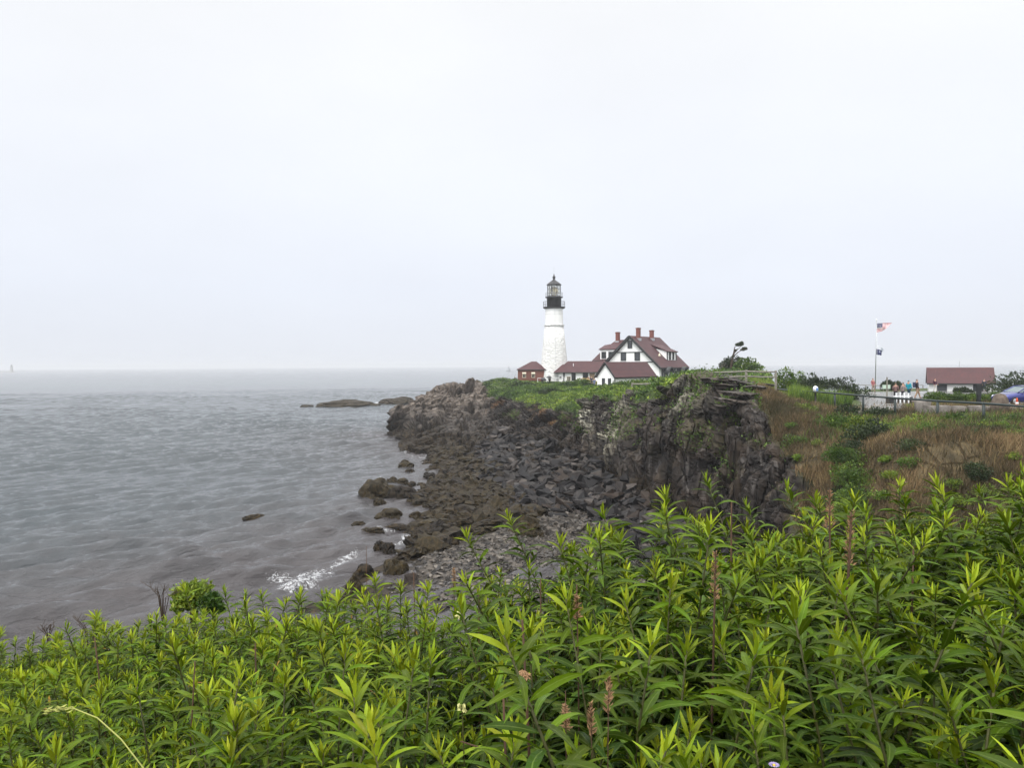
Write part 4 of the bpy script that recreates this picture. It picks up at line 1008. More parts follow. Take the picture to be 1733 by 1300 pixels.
# ------------------------------------------------------------------ people
def skin_mesh(name, nodes, edges, mat, parent, sub=1):
    me = bpy.data.meshes.new(name); me.from_pydata([n[0] for n in nodes], edges, []); me.materials.append(mat)
    o = bpy.data.objects.new(name, me); COL.objects.link(o); o.parent = parent
    o.modifiers.new('skin', 'SKIN'); s = me.skin_vertices[0].data
    for v, n in zip(s, nodes):
        r = n[1]; v.radius = r if isinstance(r, tuple) else (r, r)
    s[0].use_root = True
    if sub: o.modifiers.new('sub', 'SUBSURF').levels = sub; o.modifiers['sub'].render_levels = sub
    return o
def person(loc, rz, label, coat, trousers, hair, skin=(.42, .25, .18), h=1.72, stride=.12, arm=.0, group=None, pack=None, bent=False):
    k = h / 1.72; P = empty('person', loc, rz, label, 'person', group)
    S_ = lambda x, y, z: (x * k, y * k, z * k)
    sk = simple('skin', skin, .6); ct = simple('coat cloth', coat, .8, .15, 6); tr = simple('trouser cloth', trousers, .8, .15, 6); hr = simple('hair', hair, .7)
    lean = .05
    nodes = [(S_(0, 0, .93), (.13 * k, .10 * k)), (S_(0, lean * .4, 1.15), (.125 * k, .09 * k)), (S_(0, lean, 1.38), (.15 * k, .09 * k)), (S_(0, lean, 1.5), .055 * k), (S_(0, lean - .02, 1.60), (.085 * k, .10 * k)), (S_(0, lean - .015, 1.68), (.07 * k, .085 * k)),
             (S_(.09, 0, .86), .085 * k), (S_(.10, -stride * .6, .48), .058 * k), (S_(.10, -stride, .09), .042 * k), (S_(.11, -stride - .13, .04), .035 * k),
             (S_(-.09, 0, .86), .085 * k), (S_(-.10, stride * .3, .48), .058 * k), (S_(-.10, stride, .09), .042 * k), (S_(-.11, stride - .13, .04), .035 * k),
             (S_(.19, lean, 1.40), .055 * k), (S_(.25, lean, 1.12), .042 * k), (S_(.23, -.12 - arm, .95 + arm * 1.1), .032 * k), (S_(.22, -.19 - arm, .93 + arm * 1.3), .03 * k),
             (S_(-.19, lean, 1.40), .055 * k), (S_(-.25, lean, 1.12), .042 * k), (S_(-.24, -.08, .90), .032 * k), (S_(-.24, -.12, .83), .03 * k)]
    edges = [(0, 1), (1, 2), (2, 3), (3, 4), (4, 5), (0, 6), (6, 7), (7, 8), (8, 9), (0, 10), (10, 11), (11, 12), (12, 13), (2, 14), (14, 15), (15, 16), (16, 17), (2, 18), (18, 19), (19, 20), (20, 21)]
    for b_, sgn in ((17, 1), (21, -1)):
        hx, hy, hz = nodes[b_][0]
        for q in range(5):
            dx = (q - 2) * .016 * k; tip = (hx + dx * 1.2 + (.02 * -sgn * k if q == 0 else 0), hy - .045 * k, hz - (.05 + .012 * (2 - abs(q - 2))) * k)
            nodes.append((tip, .008 * k)); edges.append((b_, len(nodes) - 1))
    skin_mesh('body', nodes, edges, sk, P)
    c = [(S_(0, 0, .80), (.17 * k, .13 * k)), (S_(0, lean * .4, 1.12), (.165 * k, .125 * k)), (S_(0, lean, 1.38), (.185 * k, .12 * k)), (S_(0, lean, 1.47), .08 * k),
         (S_(.20, lean, 1.40), .075 * k), (S_(.26, lean, 1.12), .062 * k), (S_(.235, -.11 - arm, .97 + arm * 1.1), .05 * k), (S_(-.20, lean, 1.40), .075 * k), (S_(-.26, lean, 1.12), .062 * k), (S_(-.245, -.07, .93), .05 * k)]
    skin_mesh('coat', c, [(0, 1), (1, 2), (2, 3), (2, 4), (4, 5), (5, 6), (2, 7), (7, 8), (8, 9)], ct, P)
    t_ = [(S_(0, 0, .90), (.14 * k, .11 * k)), (S_(.09, 0, .82), .098 * k), (S_(.10, -stride * .6, .48), .075 * k), (S_(.10, -stride, .1), .06 * k), (S_(-.09, 0, .82), .098 * k), (S_(-.10, stride * .3, .48), .075 * k), (S_(-.10, stride, .1), .06 * k)]
    skin_mesh('trousers', t_, [(0, 1), (1, 2), (2, 3), (0, 4), (4, 5), (5, 6)], tr, P)
    skin_mesh('hair', [(S_(0, lean + .03, 1.60), (.075 * k, .075 * k)), (S_(0, lean + .015, 1.68), (.088 * k, .095 * k)), (S_(0, lean, 1.715), (.06 * k, .06 * k))], [(0, 1), (1, 2)], hr, P)
    for s, y in ((1, -stride), (-1, stride)):
        skin_mesh('shoe', [(S_(s * .10, y + .04, .05), .05 * k), (S_(s * .11, y - .08, .045), .05 * k), (S_(s * .115, y - .16, .035), .04 * k)], [(0, 1), (1, 2)], M_IRON, P)
    if pack:
        b = empty('backpack', (loc[0], loc[1], loc[2]), rz, pack[0], 'backpack')
        m = MB(); rough_block(m, (-.16 * k, .16 * k, .98 * k), (.16 * k, .36 * k, 1.45 * k), 3, .02, 4); bo = m.build('bag', simple('pack cloth', pack[1], .8), b, True)
        MB().tube([S_(.1, .17, 1.44), S_(.12, .0, 1.52), S_(.12, -.11, 1.38), S_(.13, -.08, 1.1), S_(.12, .18, 1.02)], .02, 6).build('strap', simple('strap', (.02, .02, .02), .8), b)
    return P
def umbrella(loc, rz, label, tilt=.25, r=.55):
    U = empty('umbrella', loc, rz, label, 'umbrella', 'black umbrellas by the lighthouse foot'); U.rotation_euler = (tilt, 0, rz)
    MB().lathe([(r, -.02), (r * .96, .06), (r * .78, .19), (r * .5, .3), (r * .22, .36), (.015, .385)], 16, (0, 0, 1.05), cap=False).build('canopy', M_IRON, U)
    MB().tube([(0, 0, .1), (0, 0, 1.5)], .014, 6).build('shaft', M_METAL, U)
    MB().tube([(0, 0, .1), (0, 0, .02), (.04, 0, -.02), (.08, 0, .02)], .02, 6).build('handle', M_IRON, U)
def on_ground(px, py, Y):
    q = at(px, py, Y); return (q[0], q[1], gz(q[0], q[1]) + .02)
def gpos(px, Y):
    x = (px - CW) / FPX * Y; return (x, Y, gz(x, Y) + .08)
person(gpos(1478, 93), .4, 'person in a faded red jacket and tan trousers standing left of the flagpole lawn sign', (.30, .10, .10), (.26, .19, .14), (.22, .06, .05), h=1.7)
person(gpos(1516, 72), 2.8, 'person in a brownish pink top just behind the white barrier posts', (.17, .10, .095), (.05, .045, .05), (.10, .06, .04), h=1.6)
person(gpos(1528, 71), 3.5, 'person in pale grey pink clothes at the middle of the white barrier', (.24, .19, .18), (.06, .06, .07), (.12, .08, .06), h=1.62)
person(gpos(1538.5, 74), 2.0, 'person in a bright teal hooded rain jacket beside the barrier', (.015, .28, .36), (.02, .05, .07), (.015, .20, .26), h=1.76)
person(gpos(1553, 72), 1.3, 'large person in a dark coat and tan trousers walking past the barrier with a backpack', (.035, .025, .03), (.30, .20, .13), (.12, .11, .10), h=1.86, stride=.24, pack=('dark backpack on the walker in the dark coat', (.03, .035, .07)))
person(gpos(1583, 89), .3, 'person in a dark maroon coat standing at the near corner of the white shed', (.06, .022, .035), (.50, .48, .45), (.05, .03, .02), h=1.62)
person(gpos(1666, 90.5), -.3, 'person in a dark coat under the shed eave beside the porch posts', (.03, .03, .045), (.03, .035, .06), (.04, .03, .02), h=1.5)
def far_person(px, Y, py, rz, *a, **k):
    q = at(px, py, Y); return person((q[0], q[1], q[2]), rz, *a, **k)
far_person(918, 160, 652, 2.6, 'person in dark clothes under the leftmost black umbrella by the tower', (.03, .03, .035), (.03, .03, .03), (.03, .02, .02), h=1.65)
far_person(930, 160, 652, 3.3, 'person in dark clothes under the higher black umbrella before the tower', (.02, .02, .022), (.02, .02, .022), (.03, .02, .02), h=1.75)
for px, py, rz, lab, tl in ((917, 646.5, .9, 'black umbrella tipped low to the side in front of the tower foot', .5), (929, 644.5, .2, 'black umbrella held high and level in front of the tower', .12)):
    q = at(px, py, 159.5); umbrella((q[0], q[1], q[2] - .4), rz, lab, tl, .62)
far_person(872, 168, 650, 1.0, 'person in dark clothes with a camera raised left of the brick hut', (.02, .022, .025), (.03, .03, .035), (.02, .02, .02), h=1.7, arm=.4)
far_person(1001, 146, 652, .6, 'person in a dark navy jacket near the timber ramp railing', (.03, .035, .06), (.03, .03, .035), (.04, .03, .02), h=1.7)
far_person(1006, 142, 656, -.4, 'person in a blue grey jacket standing beside the small white outbuilding', (.10, .13, .22), (.12, .15, .25), (.06, .05, .05), h=1.75)
far_person(996, 150, 651, 2.2, 'person in a brown jacket at the far end of the timber railing', (.16, .09, .05), (.05, .04, .04), (.05, .03, .02), h=1.7)

# ------------------------------------------------------------------ far things on the water
def ledge_light():
    Y = 2300.0; q = atz(20, 623, 0); x = (20 - CW) / FPX * Y
    L = empty('ledge_lighthouse', (x, Y, 0), 0, 'faint grey lighthouse tower far out on the foggy horizon', 'lighthouse')
    gr = simple('grey granite tower', (.30, .29, .28), .8)
    MB().lathe([(4.6, -1), (4.3, 3), (3.7, 12), (3.4, 17), (4.1, 17.4), (4.1, 18)], 20).build('tower', gr, L); MB().lathe([(2.1, 18), (2.1, 21), (2.4, 21.2), (.3, 23)], 16).build('lantern', M_IRON, L)
    g = bmesh.new(); bmesh.ops.create_icosphere(g, subdivisions=4, radius=1); P = np.array([v.co for v in g.verts]); P = P * np.array([34, 12, 1.9]) * (1 + .25 * fbm(P * 2, 3, 2))[:, None]
    f = np.array([[v.index for v in t_.verts] for t_ in g.faces]); g.free(); o = tag(mesh_np('islet', P, f, M_GRAN), kind='structure'); o.location = (x - 22, Y, -.2)
ledge_light()
def far_boat():
    Y = 1500.0; x = (861 - CW) / FPX * Y
    B = empty('sailing_boat', (x, Y, 0), 0, 'tiny faint grey boat with a mast on the far foggy sea', 'boat')
    V = []; st = [(-5, .4, 1.3), (-3, 1.2, 1.1), (0, 1.5, 1.0), (3, 1.3, 1.0), (4.6, 1.0, 1.1)]
    m = MB(); vs = []; 
    for x_, w, z in st: vs += [(x_, -w, z), (x_, -w * .6, -.4), (x_, w * .6, -.4), (x_, w, z)]
    fs = [(i * 4 + j, i * 4 + j + 1, (i + 1) * 4 + j + 1, (i + 1) * 4 + j) for i in range(4) for j in range(3)] + [(i * 4 + 3, i * 4, (i + 1) * 4, (i + 1) * 4 + 3) for i in range(4)] + [(0, 1, 2, 3), (19, 18, 17, 16)]
    m.add(vs, fs); m.build('hull', simple('grey hull', (.12, .13, .15), .5), B)
    MB().tube([(-.5, 0, .9), (-.5, 0, 11)], .16, 6).build('mast', M_IRON, B)
    MB().slab([(-.35, 0, 2), (4.0, 0, 2), (-.35, 0, 10.5)], (0, -1, 0), .06).build('sail', simple('grey sail', (.3, .31, .33), .8), B)
far_boat()
# ------------------------------------------------------------------ stones
def weed_rock_mat():
    t = NT('seaweed covered rock', .55, .14); v = t.coord(kind='World')
    n = t.noise(v, 2.6, 6, .7); st = t.noise(t.coord((3.5, 3.5, .5), 'World'), 2.2, 5, .7)
    c = t.ramp(n, [(.3, (.004, .0035, .003)), (.5, (.012, .009, .005)), (.7, (.040, .027, .011))])
    oi = t.n('ShaderNodeObjectInfo'); f = t.math('FRACT', t.math('ADD', oi.outputs['Random'], t.attr('tint')))
    c = t.mix(t.rng(st, .5, .68, 0, .8), c, (.080, .050, .018)); c = t.mix(t.rng(f, .2, 1, 0, .55), c, t.ramp(n, [(.35, (.010, .009, .005)), (.65, (.055, .041, .016))])); t.col(t.mix(t.rng(f, .0, .3, .6, 0), c, (.006, .005, .005))); b = t.bump(st, .9, .12); t.bump(n, .6, .06, b); return t.m
def slab_mat():
    t = NT('split grey shale', .6, .16); v = t.coord()
    oi = t.n('ShaderNodeObjectInfo'); g = t.attr('tint'); w = t.coord(kind='World')
    f = t.math('FRACT', t.math('ADD', oi.outputs['Random'], g))
    c = t.ramp(f, [(0, (.008, .0075, .008)), (.4, (.018, .016, .016)), (.68, (.036, .031, .028)), (.86, (.095, .080, .070)), (.95, (.034, .022, .014)), (1, (.024, .020, .019))])
    n = t.noise(w, 3.0, 6, .7)
    t.col(t.mix(t.rng(n, .35, .7, .0, .75), c, (.008, .007, .007))); t.bump(n, .7, .08); return t.m
M_WEED = weed_rock_mat(); M_SLAB = slab_mat()
def hull(rng, dims, n=16, jag=1.0):
    p = rng.uniform(-1, 1, (n, 3)); p /= np.maximum(1, np.linalg.norm(p, axis=1, keepdims=True) ** jag); p *= np.array(dims) / 2
    g = bmesh.new(); vs = [g.verts.new(q) for q in p]; bmesh.ops.convex_hull(g, input=vs)
    bmesh.ops.delete(g, geom=[v for v in g.verts if not v.link_faces], context='VERTS'); g.verts.index_update()
    V = np.array([v.co for v in g.verts]); F = np.array([[v.index for v in f.verts] for f in g.faces]); g.free(); return V, F
def lump(rng, dims, sub=3, amp=.25, freq=1.6):
    g = bmesh.new(); bmesh.ops.create_icosphere(g, subdivisions=sub, radius=1); P = np.array([v.co for v in g.verts]); F = np.array([[v.index for v in f.verts] for f in g.faces]); g.free()
    s = rng.uniform(0, 50); f1, f2, c = worley(P * freq + s, 3); P = P * (1 + amp * 1.3 * (c - .5) + amp * .9 * fbm(P * freq * 1.3 + s, 4, 1) - .12 * np.exp(-(f2 - f1) * 10))[:, None] * np.array(dims) / 2
    return P, F
def euler_m(rng, tilt):
    return (Matrix.Rotation(rng.uniform(0, 2 * PI), 3, 'Z') @ Matrix.Rotation(rng.normal() * tilt, 3, 'X') @ Matrix.Rotation(rng.normal() * tilt, 3, 'Y'))
def sample_grid(n, wmask, rng):
    """random places on the swept terrain, by area and weight"""
    du = np.linalg.norm(np.diff(T1[:, :-1], axis=0), axis=-1); dv = np.linalg.norm(np.diff(T1[:-1], axis=1), axis=-1)
    w = (du * dv * wmask[:-1, :-1]).ravel(); w = w / w.sum(); k = rng.choice(len(w), n, p=w)
    i, j = np.unravel_index(k, (nu - 1, nv - 1)); a = rng.random((n, 1)); b = rng.random((n, 1))
    P = T1[i, j] * (1 - a) * (1 - b) + T1[i + 1, j] * a * (1 - b) + T1[i, j + 1] * (1 - a) * b + T1[i + 1, j + 1] * a * b
    return P, TN[i, j], UU[i, j], VV[i, j]
def joined(name, items, mat, kind='stuff', smooth=False):
    """items: (V, F, tint)"""
    Vs, Fs, Ts, b = [], [], [], 0
    for V, F, t in items: Vs.append(V); Fs.append(F + b); Ts.append(np.full(len(V), t)); b += len(V)
    o = mesh_np(name, np.concatenate(Vs), np.concatenate(Fs), mat, attrs=dict(tint=np.concatenate(Ts)), smooth=smooth)
    return tag(o, kind=kind)
def stones():
    r = np.random.default_rng(3)
    slabs = [hull(r, (1.5, r.uniform(.8, 1.2), r.uniform(.3, .6)), 15, .4) for _ in range(14)]
    weeds = [lump(r, (1.4, r.uniform(.8, 1.2), r.uniform(.5, .8)), 3, .42, 1.7) for _ in range(6)] + [hull(r, (1.4, r.uniform(.8, 1.1), r.uniform(.4, .7)), 20, .6) for _ in range(6)]
    def me_of(nm, VF, mat):
        o = mesh_np(nm, VF[0], VF[1], mat); me = o.data; bpy.data.objects.remove(o); return me
    for nm, protos, mat, n, wm, smin, smax, tilt, label, cat, grp, keep, stuff in (
        ('loose_rock', slabs, M_SLAB, 4200, sstep(3.9, 4.6, UU) * sstep(12.2, 11.4, UU) * sstep(1.9, 2.3, VV - .55 * sstep(8.2, 9.0, UU)) * sstep(3.2, 2.98, VV) * (1 + 1.5 * sstep(6, 8, UU)), .3, 1.75, .45, 'loose dark grey slab of split rock lying in the boulder slope below the cliff', 'rock', 'split slabs below the cliff', 230, 'rock_rubble'),
        ('weedy_boulder', weeds, M_WEED, 2600, sstep(2.6, 3.4, UU) * sstep(10.6, 9.2, UU) * sstep(.95, 1.1, VV) * sstep(2.35, 2.0, VV) * (1 - peb), .28, 1.55, .34, 'dark brown seaweed covered boulder on the shore between water and slabs', 'boulder', 'seaweed covered boulders along the shore', 200, 'weedy_stones')):
        P, N, u_, v_ = sample_grid(n, wm, r)
        s = smin + (smax - smin) * r.random(n) ** 2.6
        ss = s / np.linalg.norm(P - np.array([0, 0, EYE]), axis=1); order = np.argsort(-ss)
        mes = [me_of(nm, p, mat) for p in protos]; rest = []
        for q, k in enumerate(order):
            pk = int(r.integers(len(protos))); R = euler_m(r, tilt); pos = P[k] + np.array([0, 0, .12 * s[k]])
            if nm == 'weedy_boulder': pos[2] -= .05 * s[k]
            if q < keep:
                o = bpy.data.objects.new(nm, mes[pk]); COL.objects.link(o)
                o.matrix_world = Matrix.Translation(Vector(pos)) @ R.to_4x4() @ Matrix.Scale(s[k], 4); tag(o, label, cat, grp)
            else:
                V, F = protos[pk]; rest.append((V * s[k] @ np.array(R).T + pos, F, r.random()))
        joined(stuff, rest, mat)
    # shingle of the little beach
    pp = [hull(r, (1, .8, .5), 12, 1.0) for _ in range(10)]
    P, N, u_, v_ = sample_grid(13000, peb * sstep(3.2, 2.9, VV) * (.25 + sstep(9.0, 10.0, UU)), r); items = []
    s = .12 + .42 * r.random(len(P)) ** 3
    for k in range(len(P)):
        V, F = pp[int(r.integers(10))]; R = np.array(euler_m(r, .35)); items.append((V * s[k] @ R.T + P[k] + [0, 0, .05], F, r.random()))
    t = NT('wet beach pebbles', .5, .4); f = t.attr('tint')
    t.col(t.ramp(f, [(0, (.018, .016, .015)), (.4, (.044, .038, .032)), (.75, (.082, .070, .057)), (1, (.14, .12, .10))])); joined('beach_shingle', items, t.m)
stones()
def lone_stones():
    r = np.random.default_rng(9)
    L = [ # px, py of the foot, width px, height px, depth/width, material, label
     (636, 842, 62, 30, .8, 1, 'largest brown weed covered rock standing in the shallow water off the shore'), (676, 843, 58, 21, .7, 1, 'long low weedy rock joined to the right flank of the largest sea rock'),
     (641, 856, 22, 13, .8, 1, 'small dark weedy rock just below the largest sea rock'), (659, 882, 46, 18, .7, 1, 'broad humped brown rock awash midway between the largest sea rock and the foam'),
     (642, 935, 22, 17, .9, 1, 'left one of two black rocks touching each other beside the white surf'), (658, 938, 26, 17, .9, 1, 'right one of two black rocks touching each other beside the white surf'),
     (704, 879, 24, 12, .8, 1, 'black rounded rock at the water edge right of the broad humped rock'), (633, 902, 38, 8, .6, 1, 'flat reef rock awash above the pair of black rocks'),
     (606, 889, 22, 6, .6, 1, 'smallest flat dark rock awash farthest out beside the humped rock'), (671, 896, 40, 9, .5, 1, 'long flat weedy rock awash in the broken water near the shingle'),
     (685, 792, 28, 11, .8, 1, 'dark rock standing in the water in front of the headland ledge'), (693, 799, 16, 6, .8, 1, 'small dark rock right behind the shore of the headland ledge'),
     (726, 809, 20, 9, .8, 1, 'slanting dark rock near the shore above the low round rocks'), (731, 818, 18, 10, .8, 1, 'round dark rock at the shore below the slanting dark rock'), (713, 824, 20, 6, .7, 1, 'thin flat rock in the channel left of the weedy shore'),
     (682, 819, 20, 9, .8, 1, 'rounded rock right behind the largest sea rock'), (697, 821, 14, 6, .8, 1, 'little rounded rock at the right end of the row behind the largest sea rock'), (664, 819, 20, 12, .8, 1, 'pointed dark rock rising behind the largest sea rock'),
     (690, 850, 34, 5, .5, 1, 'reddish flat ledge barely above the water below the long weedy rock'), (430, 880, 42, 9, .35, 1, 'lone slanting dark reef far out in the open water'),
     (597, 1004, 32, 30, .9, 1, 'black angular rock showing just above the green plants by the surf'), (617, 977, 32, 20, .9, 1, 'dark weedy rock at the near end of the shingle by the surf'), (667, 978, 46, 27, .8, 1, 'largest brown weedy rock on the near end of the shingle'), (694, 985, 26, 22, .8, 0, 'pale grey slab on the shingle beside the brown weedy rock'),
     (890, 905, 62, 24, .7, 1, 'dark rock hump at the back of the shingle beach near the plants'), (740, 868, 30, 12, .7, 1, 'rock at the rim of the tide pool'), (725, 880, 34, 14, .7, 1, 'rock at the shore side of the tide pool'),
     (585, 689, 98, 11, .5, 1, 'long low brown reef islet off the headland with surf around it'), (676, 684, 66, 11, .6, 1, 'low brown reef islet close beside the headland tip'), (518, 689, 22, 3.5, .5, 1, 'tiny outermost reef rock at the end of the islet row'),
     (1078, 778, 0, 0, 0, 0, '')]
    for px, py, w, h, dp, mt, lab in L:
        if not w: continue
        q = atz(px, py, 0.0)
        if py > 960 or px > 720:
            h0 = TBVH.ray_cast(Vector((0, 0, EYE)), Vector(ray(px, py)))[0]
            if h0 is not None and h0.y < q[1]: q = np.array(h0)
        m = q[1] / FPX; W_, H_ = w * m, h * m
        if mt: V, F = lump(r, (W_ * 1.05, W_ * dp, H_ * 2.1), 4, .26, 1.5)
        else: V, F = hull(r, (W_, W_ * dp, H_ * 1.6), 18, .5)
        o = mesh_np('sea_rock', V, F, M_WEED if mt else M_SLAB); o.location = (q[0], q[1] + W_ * dp * .3, q[2] - .04 * H_); tag(o, lab, 'rock')
lone_stones()

# ------------------------------------------------------------------ leaves
def leaf_mat(name, stops, trans=.25, rough=.5):
    t = NT(name, rough, .35); s = t.sep(t.attr('tint', 'Color'))
    c = t.ramp(s[0], stops); hs = t.n('ShaderNodeHueSaturation'); t.l(c, hs.inputs['Color']); t.l(t.rng(s[1], 0, 1, .65, 1.35), hs.inputs['Value']); t.l(t.rng(s[2], 0, 1, .485, .515), hs.inputs['Hue'])
    t.col(hs.outputs[0])
    tr = t.n('ShaderNodeBsdfTranslucent'); t.l(hs.outputs[0], tr.inputs[0]); m = t.n('ShaderNodeMixShader'); m.inputs[0].default_value = trans
    t.l(t.b.outputs[0], m.inputs[1]); t.l(tr.outputs[0], m.inputs[2]); t.l(m.outputs[0], t.out.inputs[0]); return t.m
G_LEAF = leaf_mat('green shrub leaves', [(0, (.018, .042, .006)), (.5, (.075, .135, .014)), (1, (.20, .27, .030))])
D_LEAF = leaf_mat('dark shrub leaves', [(0, (.010, .018, .006)), (.5, (.024, .042, .010)), (1, (.060, .085, .020))])
Y_LEAF = leaf_mat('yellow green weed leaves', [(0, (.050, .080, .010)), (.5, (.130, .185, .018)), (1, (.30, .34, .040))])
X_DRY = leaf_mat('dry grass', [(0, (.034, .036, .010)), (.25, (.055, .042, .018)), (.5, (.098, .068, .031)), (.8, (.20, .135, .062)), (1, (.25, .18, .09))], .15, .8)
M_TWIG = simple('brown twig bark', (.045, .030, .020), .85, .3, 8)
def leaf_cloud(name, C, D, size, tint, mat, parent=None, ar=.5, rng=RNG):
    """one bent four-point leaf per centre, pointing along D"""
    n = len(C); D = D / (np.linalg.norm(D, axis=1, keepdims=True) + 1e-9); s = np.asarray(size).reshape(n, 1)
    a = rng.normal(size=(n, 3)); side = np.cross(D, a); side /= np.linalg.norm(side, axis=1, keepdims=True) + 1e-9; nn = np.cross(side, D)
    V = np.stack([C - D * s * .5, C + side * s * ar * .5 + nn * s * .08, C + D * s * .5 - nn * s * .1, C - side * s * ar * .5 + nn * s * .08], 1).reshape(-1, 3)
    F = np.arange(4 * n).reshape(n, 4)
    return mesh_np(name, V, F, mat, parent, attrs=dict(tint=np.repeat(tint, 4, axis=0)))
def bush(px, ytop, wpx, Y, mat, label, cat='shrub', name='shrub', n=1700, ls=.22, deep=.8, lumps=6, group=None, seed=0, hmin=.5, stems=4, base=None, spike=0.0):
    r = np.random.default_rng(int(px * 7 + ytop * 13 + seed)); x = (px - CW) / FPX * Y
    zt = at(px, ytop, Y)[2]; zb = gz(x, Y) if base is None else at(px, base, Y)[2]; h = max(zt - zb, hmin); w = wpx / FPX * Y
    B = empty(name, (x, Y, zb), 0, label, cat, group)
    lc = np.stack([r.uniform(-.5, .5, lumps) * w * .62, r.uniform(-.5, .5, lumps) * w * deep * .62, r.uniform(.2, .55, lumps) * h], 1); lc[0] = (0, 0, h * .58)
    lr = np.stack([r.uniform(.26, .40, lumps) * w, r.uniform(.26, .40, lumps) * w * deep, r.uniform(.3, .5, lumps) * h], 1); lr[0] = (w * .33, w * .33 * deep, h * .42)
    k = r.integers(lumps, size=n); d = r.normal(size=(n, 3)); d[:, 2] = np.abs(d[:, 2]) * .9 - .25 * (r.random(n) < .25); d /= np.linalg.norm(d, axis=1, keepdims=True)
    C = lc[k] + d * lr[k] * (r.uniform(.72, 1.04, n) + spike * r.random(n) ** 4)[:, None]; C += .28 * h * fbm(C * 2.2 / max(h, .6) + seed, 3, 7)[:, None] * d
    C[:, 2] *= np.where(r.random(n) < .3, r.random(n), 1.0); C[:, 2] = np.maximum(C[:, 2], .02)
    D = d * .7 + r.normal(size=(n, 3)) * .55 + np.array([0, 0, .35])
    cl = fbm(C * 1.2 + 30 + seed, 2, 3); tint = np.stack([np.clip(.42 + .5 * cl + r.normal(size=n) * .16, 0, 1), np.clip(.5 + .45 * fbm(C * .9, 2, 5) + r.normal(size=n) * .14, 0, 1), r.random(n)], 1)
    leaf_cloud('foliage', C, D, ls * r.uniform(.6, 1.35, n), tint, mat, B, .5, r)
    m = MB()
    for q in range(stems):
        e = lc[q % lumps]; m.tube([(e[0] * .15, e[1] * .15, -.25), (e[0] * .5 + .03, e[1] * .5, e[2] * .5), tuple(e * [1, 1, 1.1])], [.05 * h ** .5, .035 * h ** .5, .012], 5)
    m.build('branches', M_TWIG, B); return B
def cover():
    """the green mat that hangs over the edge of the cliff, and grass"""
    r = np.random.default_rng(77); g = veg * (1 - dry) * sstep(10.6, 10.0, UU) * sstep(7.2, 6.9, VV) * (.35 + .9 * sstep(6.6, 5.6, VV))
    P, N, u_, v_ = sample_grid(9500, g, r); hgt = np.clip(.3 + 1.1 * fbm(P * .33, 3, 15), .05, 1.15)
    hgt = hgt * (1 - .6 * sstep(5.7, 6.1, v_) * sstep(8.5, 7.8, u_))
    K = 11; C = np.repeat(P, K, 0); k = len(C); hh = np.repeat(hgt, K)
    C = C + r.normal(size=(k, 3)) * np.stack([.32 + hh * .1, .32 + hh * .1, .05 + hh * .0], -1) + np.array([0, 0, 1]) * (hh * r.uniform(.15, 1, k) ** .6)[:, None]
    D = r.normal(size=(k, 3)) * .6 + np.repeat(N, K, 0) * .6 + np.array([0, 0, .3]); cl = np.repeat(fbm(P * .22 + 9, 3, 33), K); c2 = np.repeat(fbm(P * .7, 2, 4), K)
    dk = np.repeat(sstep(4.9, 4.1, u_), K)
    tint = np.stack([np.clip(.42 + 1.1 * cl + .45 * c2 + r.normal(size=k) * .13 - .38 * dk, 0, 1), np.clip(.5 + .5 * c2 + r.normal(size=k) * .15 - .2 * dk, 0, 1), r.random(k)], 1)
    tag(leaf_cloud('cliff_greenery', C, D, r.uniform(.16, .42, k), tint, G_LEAF, None, .55, r), kind='stuff')
    # scraps of growth on the face
    g = rock * zone_cliff * (moss > .25) * sstep(4.3, 4.9, UU) * sstep(3.4, 4.2, VV); P, N, u_, v_ = sample_grid(1300, g + 1e-9, r); K = 5; C = np.repeat(P, K, 0); k = len(C); C = C + r.normal(size=(k, 3)) * .22 + np.repeat(N, K, 0) * .15
    tint = np.stack([np.clip(.3 + .3 * r.random(k), 0, 1), r.random(k), r.random(k)], 1)
    tag(leaf_cloud('face_greenery', C, r.normal(size=(k, 3)) + np.repeat(N, K, 0), r.uniform(.12, .32, k), tint, G_LEAF, None, .45, r), kind='stuff')
    def blades(name, P, hmin, hmax, wd, mat, t0, lean=.35):
        n = len(P); h = r.uniform(hmin, hmax, n)[:, None]; a = r.uniform(0, 2 * PI, n); s = np.stack([np.cos(a), np.sin(a), a * 0], 1) * wd; l = np.stack([r.normal(size=n) * lean + .12, r.normal(size=n) * lean, np.ones(n)], 1); l2 = l.copy(); l2[:, :2] *= 2.0
        V = np.stack([P - s, P + s, P + l * h * .55 + s * .7, P + l * h * .55 - s * .7, P + l2 * h * .5 + np.array([0, 0, 1]) * h * .45], 1).reshape(-1, 3)
        b = np.arange(n)[:, None] * 5; q = b + np.array([[0, 1, 2, 3]]); t3 = b + np.array([[3, 2, 4]])
        cl = fbm(P * .35, 3, 13); tint = np.stack([np.clip(t0 + .5 * cl + r.normal(size=n) * .18, 0, 1), np.clip(.5 + .4 * cl + r.normal(size=n) * .2, 0, 1), r.random(n)], 1)
        tag(mesh_np(name, V, [q, t3], mat, attrs=dict(tint=np.repeat(tint, 5, 0))), kind='stuff')
    g = dry * sstep(6.5, 6.2, VV) * (.1 + sstep(6.3, 5.9, VV)) * sstep(16.2, 15.6, UU); P, N, u_, v_ = sample_grid(90000, g * (.25 + sstep(-.3, .3, fbm(T1 * .5, 2, 6))), r)
    blades('dry_grass', P, .22, .62, .016, X_DRY, .45)
    g = veg * sstep(5.7, 6.2, VV) * sstep(7.1, 6.9, VV) * sstep(10.2, 11, UU) * sstep(16.2, 15.6, UU); P, N, u_, v_ = sample_grid(60000, g, r)
    ok = np.array([abs(gz(p[0], p[1]) - p[2]) < .3 for p in P[:100]]).all() or True
